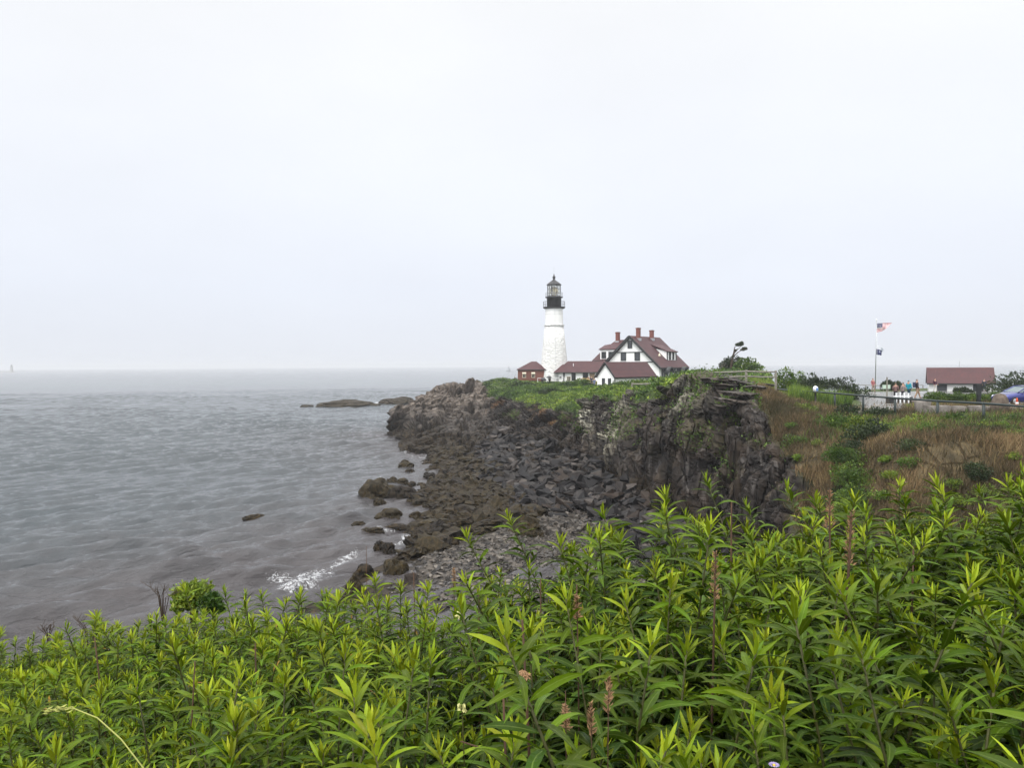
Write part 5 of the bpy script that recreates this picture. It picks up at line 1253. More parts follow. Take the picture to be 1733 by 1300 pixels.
    # keep the paving clear of grass
    pxs, pys = to_px(P); clear = ((pys > 690) & (pys < 716) & (pxs > 1480)) | ((pxs > 1440) & (pxs < 1530) & (pys > 660) & (pys < 697)) | ((pxs > 1525) & (pys < 682) & (pys > 660))
    blades('lawn_grass', P[~clear], .06, .22, .014, Y_LEAF, .38)
    # tall weeds on the far bank between the shrubs
    g = dry * sstep(12.3, 13, UU) * sstep(5.2, 5.6, VV) * sstep(6.15, 5.9, VV) * sstep(16.2, 15.6, UU); P, N, u_, v_ = sample_grid(6500, g, r)
    blades('green_weeds', P, .15, .7, .022, G_LEAF, .55, .35)
    # a line of reeds behind the railing
    xs = []
    for k in range(2600):
        px = r.uniform(1335, 1440); Y = r.uniform(60, 68); x = (px - CW) / FPX * Y; xs.append((x, Y, gz(x, Y)))
    blades('reed_grass', np.array(xs), .6, 1.5, .025, G_LEAF, .55, .18)
cover()
def shrubs():
    def b(*a, **k): bush(*a, **k)
    b(1243, 603, 40, 110, D_LEAF, 'dark dense bush at the foot of the wind bent tree', ls=.34, base=634)
    b(1270, 606, 40, 108, G_LEAF, 'lighter green round bush at the right of the wind bent tree', ls=.30, base=634, lumps=9, n=2200)
    b(1330, 625, 44, 74, G_LEAF, 'tall bright green bush right behind the tall fence end post', ls=.24, base=676)
    b(1372, 634, 66, 77, D_LEAF, 'broad dark green bush in the middle of the row behind the pipe railing', ls=.25, n=2200, base=678); b(1352, 632, 40, 79, G_LEAF, 'mid green bush wedged between the bright and the broad dark bush behind the railing', ls=.25, base=678)
    b(1432, 640, 64, 76, D_LEAF, 'very dark bush at the right end of the row behind the pipe railing', ls=.24, n=2200, base=678)
    b(1504, 645, 36, 102, D_LEAF, 'small dark bush between the flagpole and the white barrier', ls=.3, base=664)
    for k, (px, w) in enumerate(((1590, 44), (1622, 46), (1655, 42), (1684, 30))): b(px, 664, w, 65, G_LEAF, ('leftmost', 'second', 'third', 'last')[k] + ' clump of the low green hedge in front of the shed, counted from the barrier', 'hedge', 'hedge_clump', ls=.2, base=684, seed=k, deep=.7)
    b(1632, 656, 26, 87, D_LEAF, 'small rounded bush standing against the white wall of the shed', ls=.22, base=668)
    b(1722, 632, 90, 84, D_LEAF, 'big dark green bush behind the blue car', ls=.3, n=2600, base=672, spike=.3); b(1790, 628, 90, 86, G_LEAF, 'tall green bush beyond the right frame edge behind the car', ls=.3, base=672)
    b(1435, 684, 62, 51, D_LEAF, 'dark bush with reddish shade in front of the railing by the footpath', ls=.18, base=714); b(1480, 690, 60, 49.5, D_LEAF, 'low dark bush in front of the railing beside the yellow weeds', ls=.18, base=714, n=1400)
    b(1420, 700, 66, 45, G_LEAF, 'green shrub clump at the left edge of the brown grass bank', ls=.17, base=736); b(1470, 704, 70, 44, Y_LEAF, 'yellow green weed clump left of the dark rounded bush', ls=.16, base=740, n=2000)
    b(1480, 712, 84, 41, D_LEAF, 'large dark rounded bush in the middle of the far bank', ls=.17, n=2800, base=768); b(1560, 703, 100, 43, Y_LEAF, 'wide bright yellow green weed clump on the far bank below the railing', ls=.16, n=3000, base=748)
    b(1618, 702, 50, 42, G_LEAF, 'tall green weeds below the middle railing posts', ls=.17, base=740, spike=.4); b(1650, 712, 60, 41, G_LEAF, 'loose green weeds below the near railing post', ls=.15, base=744, spike=.4, n=1200); b(1712, 704, 70, 40.5, G_LEAF, 'green weeds at the right end of the far bank', ls=.16, base=748, spike=.4, n=1500)
    for k, (px, yt, w, Y_, bs, mat_, lab) in enumerate(((1436, 738, 60, 38.9, 776, D_LEAF, 'dark bush hanging over the gully head'), (1418, 752, 40, 38.2, 782, G_LEAF, 'small green bush at the left of the gully head'), (1462, 764, 56, 37.6, 800, G_LEAF, 'upper bright green leafy clump in the gully'),
            (1438, 782, 54, 36.8, 820, G_LEAF, 'middle green leafy clump on the left side of the gully'), (1468, 796, 50, 36.2, 836, G_LEAF, 'middle green leafy clump on the right side of the gully'), (1448, 816, 64, 35.4, 860, G_LEAF, 'low wide green leafy clump in the gully'), (1440, 842, 60, 34.6, 880, G_LEAF, 'lowest green leafy clump just above the front plants'), (1487, 780, 30, 37, 806, Y_LEAF, 'small yellow green tuft beside the gully clumps'))):
        b(px, yt, w, Y_, mat_, lab, ls=.12, base=bs, n=1500, lumps=9, seed=k, spike=.3, deep=1.0, stems=3)
    b(1335, 738, 34, 44, G_LEAF, 'small green shrub alone on the brown slope above the cliff', ls=.14, base=785, n=900); b(1368, 726, 30, 45, Y_LEAF, 'thin yellowish shrub on the brown slope', ls=.14, base=750, n=500, spike=.4)
    b(1300, 684, 70, 51, G_LEAF, 'low green creeper on the grass top above the dark rock face', ls=.16, base=704, n=1600, hmin=.3); b(1352, 682, 56, 52, Y_LEAF, 'yellowish low growth at the foot of the left railing posts', ls=.16, base=700, n=1200, hmin=.3); b(1245, 656, 26, 58, G_LEAF, 'small green tuft growing on the layered ledge', ls=.14, base=668, n=500, hmin=.3)
    b(1166, 630, 50, 67, G_LEAF, 'tall grassy green bush at the cliff edge beside the split rail fence', ls=.2, base=668, n=2600, spike=.3); b(1135, 640, 60, 76, G_LEAF, 'green bush along the short sunken fence', ls=.22, base=656, n=1800, hmin=.6); b(1090, 642, 70, 92, G_LEAF, 'green thicket in front of the small outbuilding roof', ls=.26, base=660, n=2000, hmin=.7); b(1195, 690, 24, 58.5, G_LEAF, 'tuft of green growing from the pale rock face', ls=.15, base=704, n=400, hmin=.3)
    b(985, 641, 40, 150, G_LEAF, 'green bush before the long low white building', ls=.34, base=650, n=1200); b(962, 645, 40, 150, G_LEAF, 'low green bush at the right foot of the tower', ls=.34, base=652, n=1000); b(880, 647, 60, 150, D_LEAF, 'dark juniper like bush below the brick hut', ls=.36, base=660, n=1800); b(925, 658, 44, 118, D_LEAF, 'flat dark wind combed bush on the cliff brow below the tower', ls=.25, base=668, n=1400)
shrubs()
def scrub():
    r = np.random.default_rng(41); g = dry * sstep(6.1, 5.9, VV) * sstep(11.6, 12.2, UU) * sstep(15.6, 15.2, UU); P, N, u_, v_ = sample_grid(84, g * (.4 + sstep(-.1, .25, fbm(T1 * .3, 2, 61))), r)
    for k, p in enumerate(P):
        px, py = to_px(p); sz = r.uniform(.45, 1.3)
        bush(px, py - 10, sz * FPX / p[1], p[1], (G_LEAF, G_LEAF, Y_LEAF, D_LEAF)[k % 4], 'low green scrub clump scattered over the brown grass bank', group='scrub clumps in the brown grass', ls=.11, n=520, hmin=sz * .45, base=py, seed=k, spike=.4, stems=2)
scrub()
def bent_tree():
    Y = 109.0; q = at(1238, 634, Y); zb = q[2]; m_ = Y / FPX
    T = empty('wind_bent_tree', (q[0], Y, zb), 0, 'small wind bent tree with bare leaning limbs and flat dark tufts against the sky', 'tree')
    def P(px, py, dy=0): a = at(px, py, Y); return (a[0] - q[0], dy, a[2] - zb)
    MB().tube([P(1236, 636), P(1238, 615), P(1240, 604), P(1243, 595, .2), P(1244, 588, .3), P(1250, 584, .4)], [.22, .18, .13, .10, .06, .03], 7).build('trunk', M_TWIG, T)
    for pts in ([P(1239, 606), P(1247, 597, -.3), P(1255, 592, -.4), P(1262, 590, -.3)], [P(1241, 600), P(1248, 592, .1), P(1254, 587, .2)], [P(1238, 612), P(1248, 607, .3), P(1256, 606, .4)], [P(1241, 600), P(1246, 593, -.2), P(1247, 590, -.3)]):
        MB().tube(pts, list(np.linspace(.08, .025, len(pts))), 6).build('limb', M_TWIG, T)
    r = np.random.default_rng(8)
    C = []
    for px, py, rx, ry, n in ((1251, 583, 8, 3.2, 500), (1255, 580, 4, 2.5, 200), (1257, 592, 5, 2.2, 200), (1262, 590, 3, 2.6, 160), (1245, 593, 2.2, 2.0, 100), (1252, 607, 6, 2.2, 300), (1240, 604, 2.6, 2.6, 150), (1258, 589, 3, 1.6, 100)):
        d = r.normal(size=(n, 3)); d /= np.linalg.norm(d, axis=1, keepdims=True); C.append(np.array(P(px, py)) + d * r.random((n, 1)) ** .5 * np.array([rx * m_, rx * m_ * .8, ry * m_]))
    C = np.concatenate(C); n = len(C); tint = np.stack([r.random(n) * .7, r.random(n), r.random(n)], 1)
    leaf_cloud('crown', C, r.normal(size=(n, 3)) + np.array([.8, 0, .2]), r.uniform(.10, .24, n), tint, D_LEAF, T, .5, r)
    D = empty('bare_shrub', (at(1222, 632, Y)[0], Y, zb), 0, 'leafless grey twiggy shrub left of the wind bent tree', 'shrub')
    o = at(1222, 632, Y); m = MB()
    for px, py in ((1216, 613), (1221, 607), (1226, 604), (1228, 612), (1219, 618), (1232, 616)):
        a = at(px, py, Y) - o; m.tube([(0, 0, -.1), tuple(a * [.4, 0, .5] + [0, .2, 0]), tuple(a)], [.05, .03, .012], 5)
    m.build('branches', M_WOOD, D)
bent_tree()

def ledges():
    """thin beds of rock that step up to the split rail fence"""
    r = np.random.default_rng(12)
    for px0, py0, px1, py1, Y, th, dp, lab in ((1186, 641, 1246, 645, 63, .45, 3.0, 'topmost dark overhanging rock bed under the split rail fence'), (1240, 645, 1286, 654, 61.5, .35, 2.4, 'second thin rock bed right of the topmost bed'), (1262, 655, 1297, 657, 60, .55, 2.2, 'short thick rock bed below the middle fence post'),
            (1206, 651, 1262, 661, 59.5, .4, 2.2, 'long slanting rock bed under the topmost bed'), (1216, 664, 1290, 668, 57.5, .35, 2.4, 'thin rock bed beside the green tuft on the ledge'), (1208, 674, 1282, 684, 55.5, .4, 2.4, 'brown rock bed sloping down to the grass top'), (1290, 650, 1312, 652, 62.5, .35, 1.6, 'small rock bed near the foot of the tall end post'), (1200, 686, 1262, 694, 53.5, .35, 2.0, 'lowest rock bed at the lip of the dark cliff')):
        hh = TBVH.ray_cast(Vector((0, 0, EYE)), Vector(ray((px0 + px1) / 2, (py0 + py1) / 2 + 5)).normalized())[0]
        if hh is not None: Y = hh.y - .12 * dp
        a, b = at(px0, py0, Y), at(px1, py1, Y); L = np.linalg.norm(b - a); n = 26
        xs = np.sort(r.uniform(-.5, .5, n)); P = []
        for k in range(n): P.append((xs[k] * L, r.uniform(-.5, .5) * dp * (1 - .6 * (2 * abs(xs[k])) ** 3), (r.choice([-.5, .5]) * th * r.uniform(.75, 1) * (1 - .5 * abs(xs[k])))))
        g = bmesh.new(); vs = [g.verts.new(q) for q in P]; bmesh.ops.convex_hull(g, input=vs); bmesh.ops.delete(g, geom=[v for v in g.verts if not v.link_faces], context='VERTS')
        bmesh.ops.triangulate(g, faces=g.faces); bmesh.ops.subdivide_edges(g, edges=g.edges, cuts=3, use_grid_fill=True); V = np.array([v.co for v in g.verts]); N_ = V / (np.linalg.norm(V, axis=1, keepdims=True) + 1e-6)
        lay_ = (V[:, 2] / .13 + fbm(V * .8, 2, 3)); V = V + np.stack([N_[:, 0], N_[:, 1], 0 * N_[:, 0]], 1) * ((_hash(np.floor(lay_).astype(np.int64), np.zeros(len(V), np.int64), np.zeros(len(V), np.int64), 5) - .5) * .35 + .12 * fbm(V * 2, 3, 8))[:, None]
        g.verts.index_update(); F = [[v.index for v in f.verts] for f in g.faces]; F3 = np.array([f for f in F if len(f) == 3]).reshape(-1, 3); F4 = np.array([f for f in F if len(f) == 4]).reshape(-1, 4); g.free()
        o = mesh_np('rock_ledge', V, [F3, F4], M_LEDGE, attrs=dict(light=np.full(len(V), .35))); c = (a + b) / 2; o.location = (c[0], c[1] + dp * .05, c[2] - th * .15); o.rotation_euler = (r.normal() * .04, math.asin((a[2] - b[2]) / L), r.normal() * .12); tag(o, lab, 'rock')
M_LEDGE = M_ROCK
ledges()
# ------------------------------------------------------------------ the thicket in front of the viewer
def golden_mat():
    t = NT('goldenrod leaf', .5, .14); s = t.sep(t.attr('tint', 'Color'))
    c = t.ramp(s[1], [(0, (.006, .016, .0015)), (.35, (.019, .042, .002)), (.65, (.076, .124, .003)), (.85, (.20, .25, .009)), (1, (.35, .39, .022))])  # young leaves yellower; old, lower leaves darkened further as painted interior shade
    c = t.mix(t.rng(s[0], .0, .16, .38, 0), c, (.20, .26, .06))                           # pale midrib
    hs = t.n('ShaderNodeHueSaturation'); t.l(c, hs.inputs['Color']); t.l(t.rng(s[2], 0, .9, .68, 1.32), hs.inputs['Value']); t.l(t.rng(s[2], 0, .9, .488, .512), hs.inputs['Hue'])
    v = t.coord(kind='World'); n = t.noise(v, 26, 4, .6)
    c = t.mix(t.rng(n, .62, .75, 0, .35), hs.outputs[0], (.12, .10, .012))
    c = t.mix(t.rng(s[2], .950, .955), c, t.ramp(t.noise(v, 30, 3), [(.35, (.16, .075, .012)), (.65, (.42, .25, .030))]))   # a few turned leaves
    t.col(c); t.l(t.rng(t.noise(v, 45, 3, .6), .4, .65, .62, .24), t.b.inputs['Roughness']); t.bump(t.noise(v, 90, 3, .6), .45, .004)
    tr = t.n('ShaderNodeBsdfTranslucent'); t.l(c, tr.inputs[0]); m = t.n('ShaderNodeMixShader'); m.inputs[0].default_value = .20
    t.l(t.b.outputs[0], m.inputs[1]); t.l(tr.outputs[0], m.inputs[2]); t.l(m.outputs[0], t.out.inputs[0]); return t.m
M_GOLD = golden_mat()
M_STEM = simple('reddish green stem', (.050, .050, .014), .6, .4, 9)
M_DEAD = simple('dead brown stalk', (.060, .032, .018), .8, .35, 14)
M_SEED = simple('dry seed head', (.26, .155, .080), .85, .35, 22)
_PW = np.array([.10, .62, .95, 1.0, .74, .40, .0]); _PT = np.array([0, .14, .32, .5, .7, .86, 1.0])
def leaf(p, az, e0, arch, L, Wd, age_shade, rnd, twist=0.0, fold=.28, rng=RNG):
    k = len(_PT); e = e0 - arch * _PT; st = np.diff(_PT, prepend=0) * L
    em = np.concatenate([[e0], (e[:-1] + e[1:]) / 2]); az_t = az + twist * _PT
    d = np.stack([np.cos(em) * np.cos(az_t), np.cos(em) * np.sin(az_t), np.sin(em)], 1); C = np.asarray(p) + np.cumsum(d * st[:, None], 0)
    roll = rng.normal() * .3 + twist * .5
    s = np.stack([-np.sin(az_t), np.cos(az_t), az_t * 0], 1); n = np.cross(d, s) * -1; n = np.where((n[:, 2:3] < 0) & (abs(e0) < 1.2), -n, n)
    s2 = s * math.cos(roll) + n * math.sin(roll); n2 = n * math.cos(roll) - s * math.sin(roll)
    w = (_PW * Wd / 2)[:, None]; wav = 1 + .10 * rng.normal(size=(k, 1))
    Lf = C + s2 * w * wav + n2 * w * fold; Rt = C - s2 * w / wav + n2 * w * fold
    V = np.stack([Lf, C, Rt], 1).reshape(-1, 3); i = np.arange(k - 1)[:, None] * 3
    F = np.concatenate([i + np.array([[0, 1, 4, 3]]), i + np.array([[1, 2, 5, 4]])])
    T = np.tile(np.array([[1, age_shade, rnd], [0, age_shade, rnd], [1, age_shade, rnd]]), (k, 1)); return V, F, T
def make_plant(seed, H, lush=1.0, LS=1.0, droop=1.0):
    r = np.random.default_rng(seed); bx, by = r.normal(size=2) * .11
    def sp(t): return np.array([bx * t * t * H, by * t * t * H, t * H])
    tip = r.uniform(-.12, .08); Vs, Fs, Ts, b = [], [], [], 0; n = int(H * 60 * lush / LS); ph = r.uniform(0, 7)
    def put(*a, **k):
        nonlocal b
        V, F, T = leaf(*a, rng=r, **k); Vs.append(V); Fs.append(F + b); Ts.append(T); b += len(V)
    for q in range(n):
        t = .10 + .84 * (q / n) ** .92; az = ph + q * 2.39996 + r.normal() * .25
        L = np.interp(t, [.1, .3, .6, .85, 1], [.10, .15, .165, .125, .075]) * r.uniform(.75, 1.2) * LS
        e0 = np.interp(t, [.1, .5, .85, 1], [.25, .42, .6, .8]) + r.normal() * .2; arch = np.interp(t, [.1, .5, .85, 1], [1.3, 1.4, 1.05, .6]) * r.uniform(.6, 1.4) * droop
        age_shade = np.clip(np.interp(t, [.1, .5, .8, 1], [.0, .20, .42, .62]) + r.normal() * .10, 0, 1); rn = r.random() * (1.0 if t < .4 else .955)  # leaf age rising up the stem, with interior shade in its dark end
        put(sp(t), az, e0, arch, L, L * r.uniform(.118, .162), age_shade, rn, twist=r.normal() * .5)
    for q in range(15):                                                     # bright growing tip
        f = q / 14; az = ph + q * 2.4; L = (.105 - .06 * f) * r.uniform(.75, 1.2)
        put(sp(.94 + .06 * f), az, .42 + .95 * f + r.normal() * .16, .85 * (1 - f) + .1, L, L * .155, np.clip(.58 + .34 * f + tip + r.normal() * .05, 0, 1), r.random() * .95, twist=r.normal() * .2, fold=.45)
    m = MB(); ts = np.linspace(0, 1, 7); m.tube([(0, 0, -.06)] + [tuple(sp(t)) for t in ts[1:]], list(np.linspace(.0052, .0022, 7)), 6)
    return np.concatenate(Vs), np.concatenate(Fs), np.concatenate(Ts), m
STALKS = ((1238, 850, 2.6, 'thin bare dark stalk standing alone above the middle of the right thicket', 0, 0, .005, .0, 0),
          (1211, 938, 1.9, 'brown stalk with a fuzzy oval seed head in the middle of the right thicket', .12, 0, .004, -.02, 0),
          (1441, 868, 2.2, 'tall brown stalk with a long knobbly seed head leaning left of the right bushy plants', .16, 0, .006, -.05, 0),
          (1404, 828, 2.6, 'tall stalk with a loose tan seed plume against the brown rocks', .15, .1, .005, .02, 0),
          (976, 990, 1.9, 'thin stalk with a small rusty drooping seed head left of the right thicket', .09, .3, .003, .02, 0),
          (884, 1050, 1.6, 'dark stalk with a feathery pinkish brown head hanging to one side', .13, .9, .005, .06, 0),
          (852, 1180, 1.6, 'broken dry stalk with a crown of pale bare side twigs near the bottom', 0, 0, .005, .03, 6),
          (810, 1000, 3.0, 'straight dark bare stem rising in the gap between the two thickets', 0, 0, .005, .0, 1),
          (915, 980, 2.9, 'straight black stem at the left rim of the right thicket', 0, 0, .005, .0, 1),
          (700, 970, 4.2, 'thin dark stalk rising over the shingle beach', 0, 0, .005, .02, 1),
          (768, 960, 3.9, 'thin reddish stalk with a small rusty plume before the shingle beach', .12, .1, .004, .0, 0, 3),
          (620, 925, 4.6, 'hair thin dark stalk crossing the dark weedy rock by the surf', 0, 0, .003, .0, 0),
          (1546, 925, 2.4, 'dark upright stem among the bushy plants near the right side', 0, 0, .005, -.01, 0),
          (1000, 1190, 1.5, 'slender dry grass stem with a narrow orange ear at the bottom middle', .07, 0, .0018, .02, 0),
          (957, 1170, 1.5, 'slender dry grass stem with a loose rusty ear beside another dry ear', .08, .4, .0018, .01, 0),
          (1030, 1150, 1.45, 'slender dry grass stem with a tall rusty ear among dark leaves', .07, 0, .0018, -.01, 0),
          (160, 1080, 3.2, 'leaning dark dead stem in the left thicket', 0, 0, .005, .12, 1), (330, 1120, 2.4, 'dark stem leaning across the left thicket', 0, 0, .004, -.10, 0),
          (432, 1090, 2.6, 'upright dark stem in the middle of the left thicket', 0, 0, .005, .0, 0))
def thicket():
    r = np.random.default_rng(21); protos = []
    for k in range(21):
        H = (.92 + .26 * (k % 10) / 9); V, F, T, m = make_plant(100 + k, H, r.uniform(.9, 1.15), r.uniform(.92, 1.15) if k < 10 else r.uniform(.66, .88), r.uniform(1.0, 1.5) if k < 10 else r.uniform(.6, 1.0)); protos.append((V, F, T, m, H))
    pos = []; sp_ = .087
    for gx_ in np.arange(-7.5, 6.5, sp_):
        for gy_ in np.arange(.55, 9.0, sp_):
            x = gx_ + r.uniform(-.5, .5) * sp_; y = gy_ + r.uniform(-.5, .5) * sp_
            if math.hypot(x, y) < .95: continue
            over = y - hill_edge(x)
            if over > .9 or (over > 0 and r.random() < over / .9): continue
            if abs(x) > y * .72 + 1.4: continue
            a = x / max(y, .1)
            ppx = CW + FPX * a
            if any(abs(ppx - q_[0]) < 15 and y < q_[2] + .05 for q_ in STALKS if q_[4] or q_[0] == 1238): continue
            gap = math.exp(-((a + .06) / .055) ** 2) * sstep(1.3, 1.7, y) * sstep(3.5, 2.9, y)
            if r.random() < gap * .86: continue
            if r.random() < .12: continue
            pos.append((x, y))
    pos = np.array(pos); Z = hill(pos[:, 0], pos[:, 1])
    inv = np.abs(pos[:, 0] / pos[:, 1]) < .70
    order = np.lexsort((np.hypot(pos[:, 0], pos[:, 1]), ~inv))
    first = {}; rest = []
    for q, i in enumerate(order):
        x, y = pos[i]; k = int(r.integers(10)) if r.random() < sstep(-.5, .3, x) * .85 + .08 else 10 + int(r.integers(11)); s = r.uniform(.80, 1.10); rz = r.uniform(0, 2 * PI); tx, ty = r.normal(size=2) * .11
        ty += .05 if x > 0 else .0
        M = Matrix.Translation((x, y, Z[i])) @ Matrix.Rotation(tx, 4, 'X') @ Matrix.Rotation(ty, 4, 'Y') @ Matrix.Rotation(rz, 4, 'Z') @ Matrix.Scale(s, 4)
        V, F, T, m, H = protos[k]
        if q < 300:
            if k not in first:
                o = empty('goldenrod_plant', (0, 0, 0), 0, 'tall green goldenrod stem with narrow pointed leaves in the front thicket', 'plant', 'goldenrod plants in the foreground thicket')
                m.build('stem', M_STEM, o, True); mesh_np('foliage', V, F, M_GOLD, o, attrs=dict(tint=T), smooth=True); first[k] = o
            else: o = copy_tree(first[k])
            o.matrix_world = M
        else:
            A_ = np.array(M); rest.append((V @ A_[:3, :3].T + A_[:3, 3], F, T, np.array(m.v) @ A_[:3, :3].T + A_[:3, 3], np.array([f for f in m.f if len(f) == 4])))
    Vs, Fs, Ts, b, mi = [], [], [], 0, []
    for V, F, T, Sv, Sf in rest:
        Vs += [V, Sv]; Fs += [F + b, Sf + b + len(V)]; Ts += [T, np.zeros((len(Sv), 3))]; mi += [np.zeros(len(F), int), np.ones(len(Sf), int)]; b += len(V) + len(Sv)
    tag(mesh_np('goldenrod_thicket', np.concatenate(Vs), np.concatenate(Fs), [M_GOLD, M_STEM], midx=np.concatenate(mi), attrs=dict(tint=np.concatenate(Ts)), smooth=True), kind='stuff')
    print('plants', len(pos), 'rest', len(rest))
thicket()

def seed_stalk(px, py, Y, label, head=.0, droop=0.0, thick=.004, lean=0.0, branches=0, seed=0, mat=None):
    """a dead stalk whose tip is seen at (px, py)"""
    r = np.random.default_rng(seed + int(px)); tp = Vector(at(px, py, Y)); bx, by = tp.x + lean, tp.y + .02
    zb = float(hill(np.array([bx]), np.array([by]))[0]); o = empty('dead_stalk', (bx, by, zb), 0, label, 'stalk')
    t = tp - Vector((bx, by, zb)); mid = t * .5 + Vector((-lean * .12, .01, 0)); pts = [Vector((0, 0, -.05)), t * .25 + Vector((-lean * .1, 0, 0)), mid, t * .8, t]
    MB().tube(pts, [thick, thick * .95, thick * .85, thick * .7, thick * .5], 6).build('stem', mat or M_DEAD, o, True)
    if head:
        n = int(50 + head * 420); C = []; D = []; d = (t - pts[-2]).normalized()
        for q in range(n):
            f = r.random(); a = r.uniform(0, 2 * PI); rad = head * .12 * (1 - .6 * f) * r.random() ** .5
            C.append(np.array(t - d * head * (.95 - f)) + np.array([math.cos(a) * rad, math.sin(a) * rad, -droop * f * head])); D.append([math.cos(a), math.sin(a), .9 - 1.6 * droop])
        n = len(C); leaf_cloud('seed_head', np.array(C), np.array(D), r.uniform(.008, .018, n), np.stack([r.random(n)] * 3, 1), M_SEED, o, .32, r)
    for q in range(branches):
        f = r.uniform(.45, .9); a = r.uniform(0, 2 * PI); p = t * f; e = p + Vector((math.cos(a) * .10, math.sin(a) * .10, r.uniform(.03, .12)))
        MB().tube([p, (p + e) / 2 + Vector((0, 0, .01)), e], [thick * .6, thick * .45, thick * .3], 5).build('branch', mat or M_DEAD, o, True)
for a in STALKS:
    seed_stalk(*a[:9], seed=(a[9] if len(a) > 9 else 0))
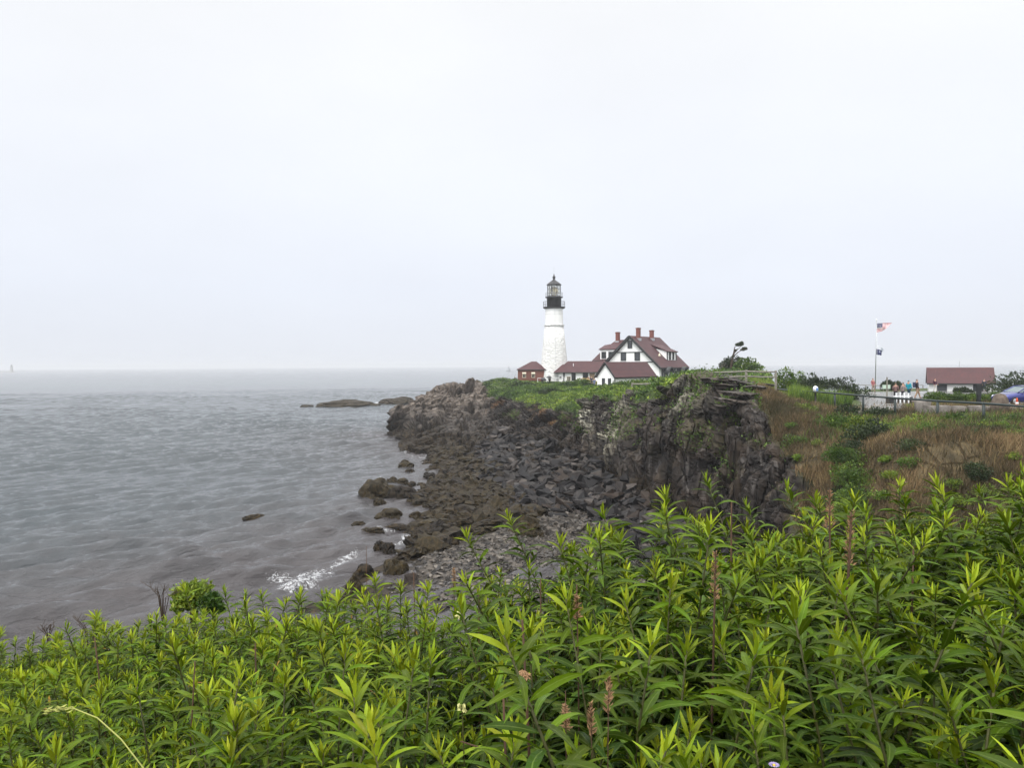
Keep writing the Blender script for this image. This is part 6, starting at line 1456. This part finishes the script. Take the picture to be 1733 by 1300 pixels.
def odd_bits():
    # arching grass stem, low at the left
    pts = [Vector(at(*q)) for q in ((250, 1310, 1.35), (205, 1252, 1.38), (165, 1216, 1.4), (125, 1200, 1.42), (98, 1199, 1.44), (76, 1206, 1.45))]
    o = pts[0].copy(); T = empty('grass_stem', o, 0, 'single arching pale grass stem with a thin ear low in the left corner', 'grass stem')
    g = simple('pale green grass stem', (.30, .31, .08), .6); zb = float(hill(np.array([o.x]), np.array([o.y]))[0])
    MB().tube([Vector((.05, -.02, zb - o.z - .03))] + [p - o for p in pts], [.0015, .0014, .0013, .0012, .001, .0009, .0008], 5).build('stem', g, T, True)
    r = np.random.default_rng(4); C = []; 
    for q in range(60): f = r.random(); a, b = pts[3] - o, pts[5] - o; m_ = pts[4] - o; p = a * (1 - f) ** 2 + m_ * 2 * f * (1 - f) + b * f * f; C.append(np.array(p) + r.normal(size=3) * .002)
    leaf_cloud('ear', np.array(C), r.normal(size=(60, 3)) * .3 + [-1, 0, .1], np.full(60, .014), np.stack([r.random(60)] * 3, 1), g, T, .25, r)
    # small purple aster at the lower edge, tiny pale blooms in the gap
    q = at(1310, 1297, 1.25); A_ = empty('purple_aster', q, 0, 'small purple flower peeping in at the bottom edge', 'flower'); A_.scale = (.65, .65, .65)
    m = MB()
    for k in range(18):
        a = 2 * PI * k / 18; m.add([(.003 * math.cos(a - .5), .003 * math.sin(a - .5), 0), (.011 * math.cos(a - .1), .011 * math.sin(a - .1), .004), (.015 * math.cos(a), .015 * math.sin(a), .003), (.011 * math.cos(a + .1), .011 * math.sin(a + .1), .004)], [(0, 1, 2, 3)])
    m.build('petals', simple('lilac petals', (.42, .34, .62), .7), A_); MB().lathe([(.001, -.002), (.004, 0), (.003, .004), (.001, .005)], 10).build('centre', simple('yellow centre', (.55, .40, .05), .8), A_, True)
    MB().tube([(0, 0, 0), (.01, .01, -.2), (.02, .02, -.9)], .0018, 5).build('stem', M_STEM, A_)
    for px, py, Y, lab in ((778, 1042, 2.9, 'tiny cluster of pale yellow blooms in the gap between the thickets'), (782, 1200, 1.7, 'little white clover like flower low in the gap')):
        q = at(px, py, Y); F = empty('pale_flower', q, 0, lab, 'flower'); r = np.random.default_rng(px)
        C = r.normal(size=(26, 3)) * np.array([.007, .007, .005]) * (1.5 if Y > 2 else .8); leaf_cloud('petals', C, r.normal(size=(26, 3)) + [0, 0, 1], np.full(26, .011), np.stack([r.random(26)] * 3, 1), simple('pale petals', (.50, .48, .20), .7), F, .7, r)
        MB().tube([(0, 0, 0), (.01, 0, -.3), (0, .02, -.7)], .0016, 5).build('stem', M_STEM, F)
    # bayberry shrub and burnt looking twigs at the rim of the slope
    Y = 7.0
    bush(322, 984, 50, Y, Y_LEAF, 'round olive green shrub standing above the left thicket against the water', ls=.05, n=2600, deep=1.0, base=1030, hmin=.1, seed=2, spike=.5, lumps=9)
    bush(352, 1002, 40, 6.8, G_LEAF, 'smaller green side of the round shrub at its right foot', ls=.045, n=1200, base=1036, hmin=.1, seed=3, spike=.2)
    for px, py, w, lab in ((275, 990, 26, 'bare dark forked twigs left of the round shrub'), (150, 1050, 20, 'low bare black twigs at the far left rim of the thicket'), (85, 1058, 14, 'few bare twigs farthest left on the rim')):
        o = at(px, py + 40, 6.6); T = empty('bare_twigs', o, 0, lab, 'twigs'); r = np.random.default_rng(px); m = MB(); mm = 6.6 / FPX
        for k in range(7):
            e = Vector((r.uniform(-1.7, 1.7) * w * mm, r.uniform(-.08, .08), (44 + r.uniform(-14, 4)) * mm)); mid = e * .5 + Vector((e.x * -.25, 0, .02)); m.tube([(0, 0, -.15), mid, e], [.0045, .0035, .002], 5)
            for j in range(2): p = mid.lerp(e, r.uniform(.2, .8)); m.tube([p, p + Vector((r.uniform(-.05, .05), .02, r.uniform(.03, .07)))], [.0025, .0015], 4)
        m.build('branches', M_TWIG, T)
    # understorey: litter and fine grass under the stems
    r = np.random.default_rng(31); n = 26000; x = r.uniform(-6, 5, n); y = r.uniform(.5, 8, n); k = (y - np.array([hill_edge(a) for a in x]) < .8); x, y = x[k], y[k]; n = len(x); z = hill(x, y)
    C = np.stack([x, y, z + r.uniform(.0, .10, n)], 1); D = np.stack([r.normal(size=n), r.normal(size=n), r.normal(size=n) * .4 + .3], 1)
    tag(leaf_cloud('leaf_litter', C, D, r.uniform(.03, .11, n), np.stack([r.random(n), r.random(n), r.random(n)], 1), X_DRY, None, .14, r), kind='stuff')
    n = 9000; a = r.normal(-.075, .06, n); y = r.uniform(1.3, 4.6, n); x = a * y; z = hill(x, y); h = r.uniform(.15, .65, n)[:, None]; P = np.stack([x, y, z], 1); an = r.uniform(0, 2 * PI, n); s = np.stack([np.cos(an), np.sin(an), an * 0], 1) * .0025
    l = np.stack([r.normal(size=n) * .25, r.normal(size=n) * .25, np.ones(n)], 1); l2 = l * [2.2, 2.2, .85]
    V = np.stack([P - s, P + s, P + l * h * .5 + s * .8, P + l * h * .5 - s * .8, P + (l * .5 + l2 * .5) * h], 1).reshape(-1, 3); b = np.arange(n)[:, None] * 5
    T = np.repeat(np.stack([np.clip(r.normal(.35, .3, n), 0, 1), r.random(n), r.random(n)], 1), 5, 0)
    tag(mesh_np('gap_grass', V, [b + np.array([[0, 1, 2, 3]]), b + np.array([[3, 2, 4]])], X_DRY, attrs=dict(tint=T)), kind='stuff')
    n = 1500; a = r.normal(-.075, .06, n); y = r.uniform(1.5, 4.6, n); x = a * y; C = np.stack([x, y, hill(x, y) + r.uniform(.05, .6, n)], 1)
    tag(leaf_cloud('gap_weeds', C, r.normal(size=(n, 3)) + [0, 0, .3], r.uniform(.02, .06, n), np.stack([np.clip(r.normal(.3, .25, n), 0, 1), r.random(n), r.random(n)], 1), G_LEAF, None, .3, r), kind='stuff')
odd_bits()
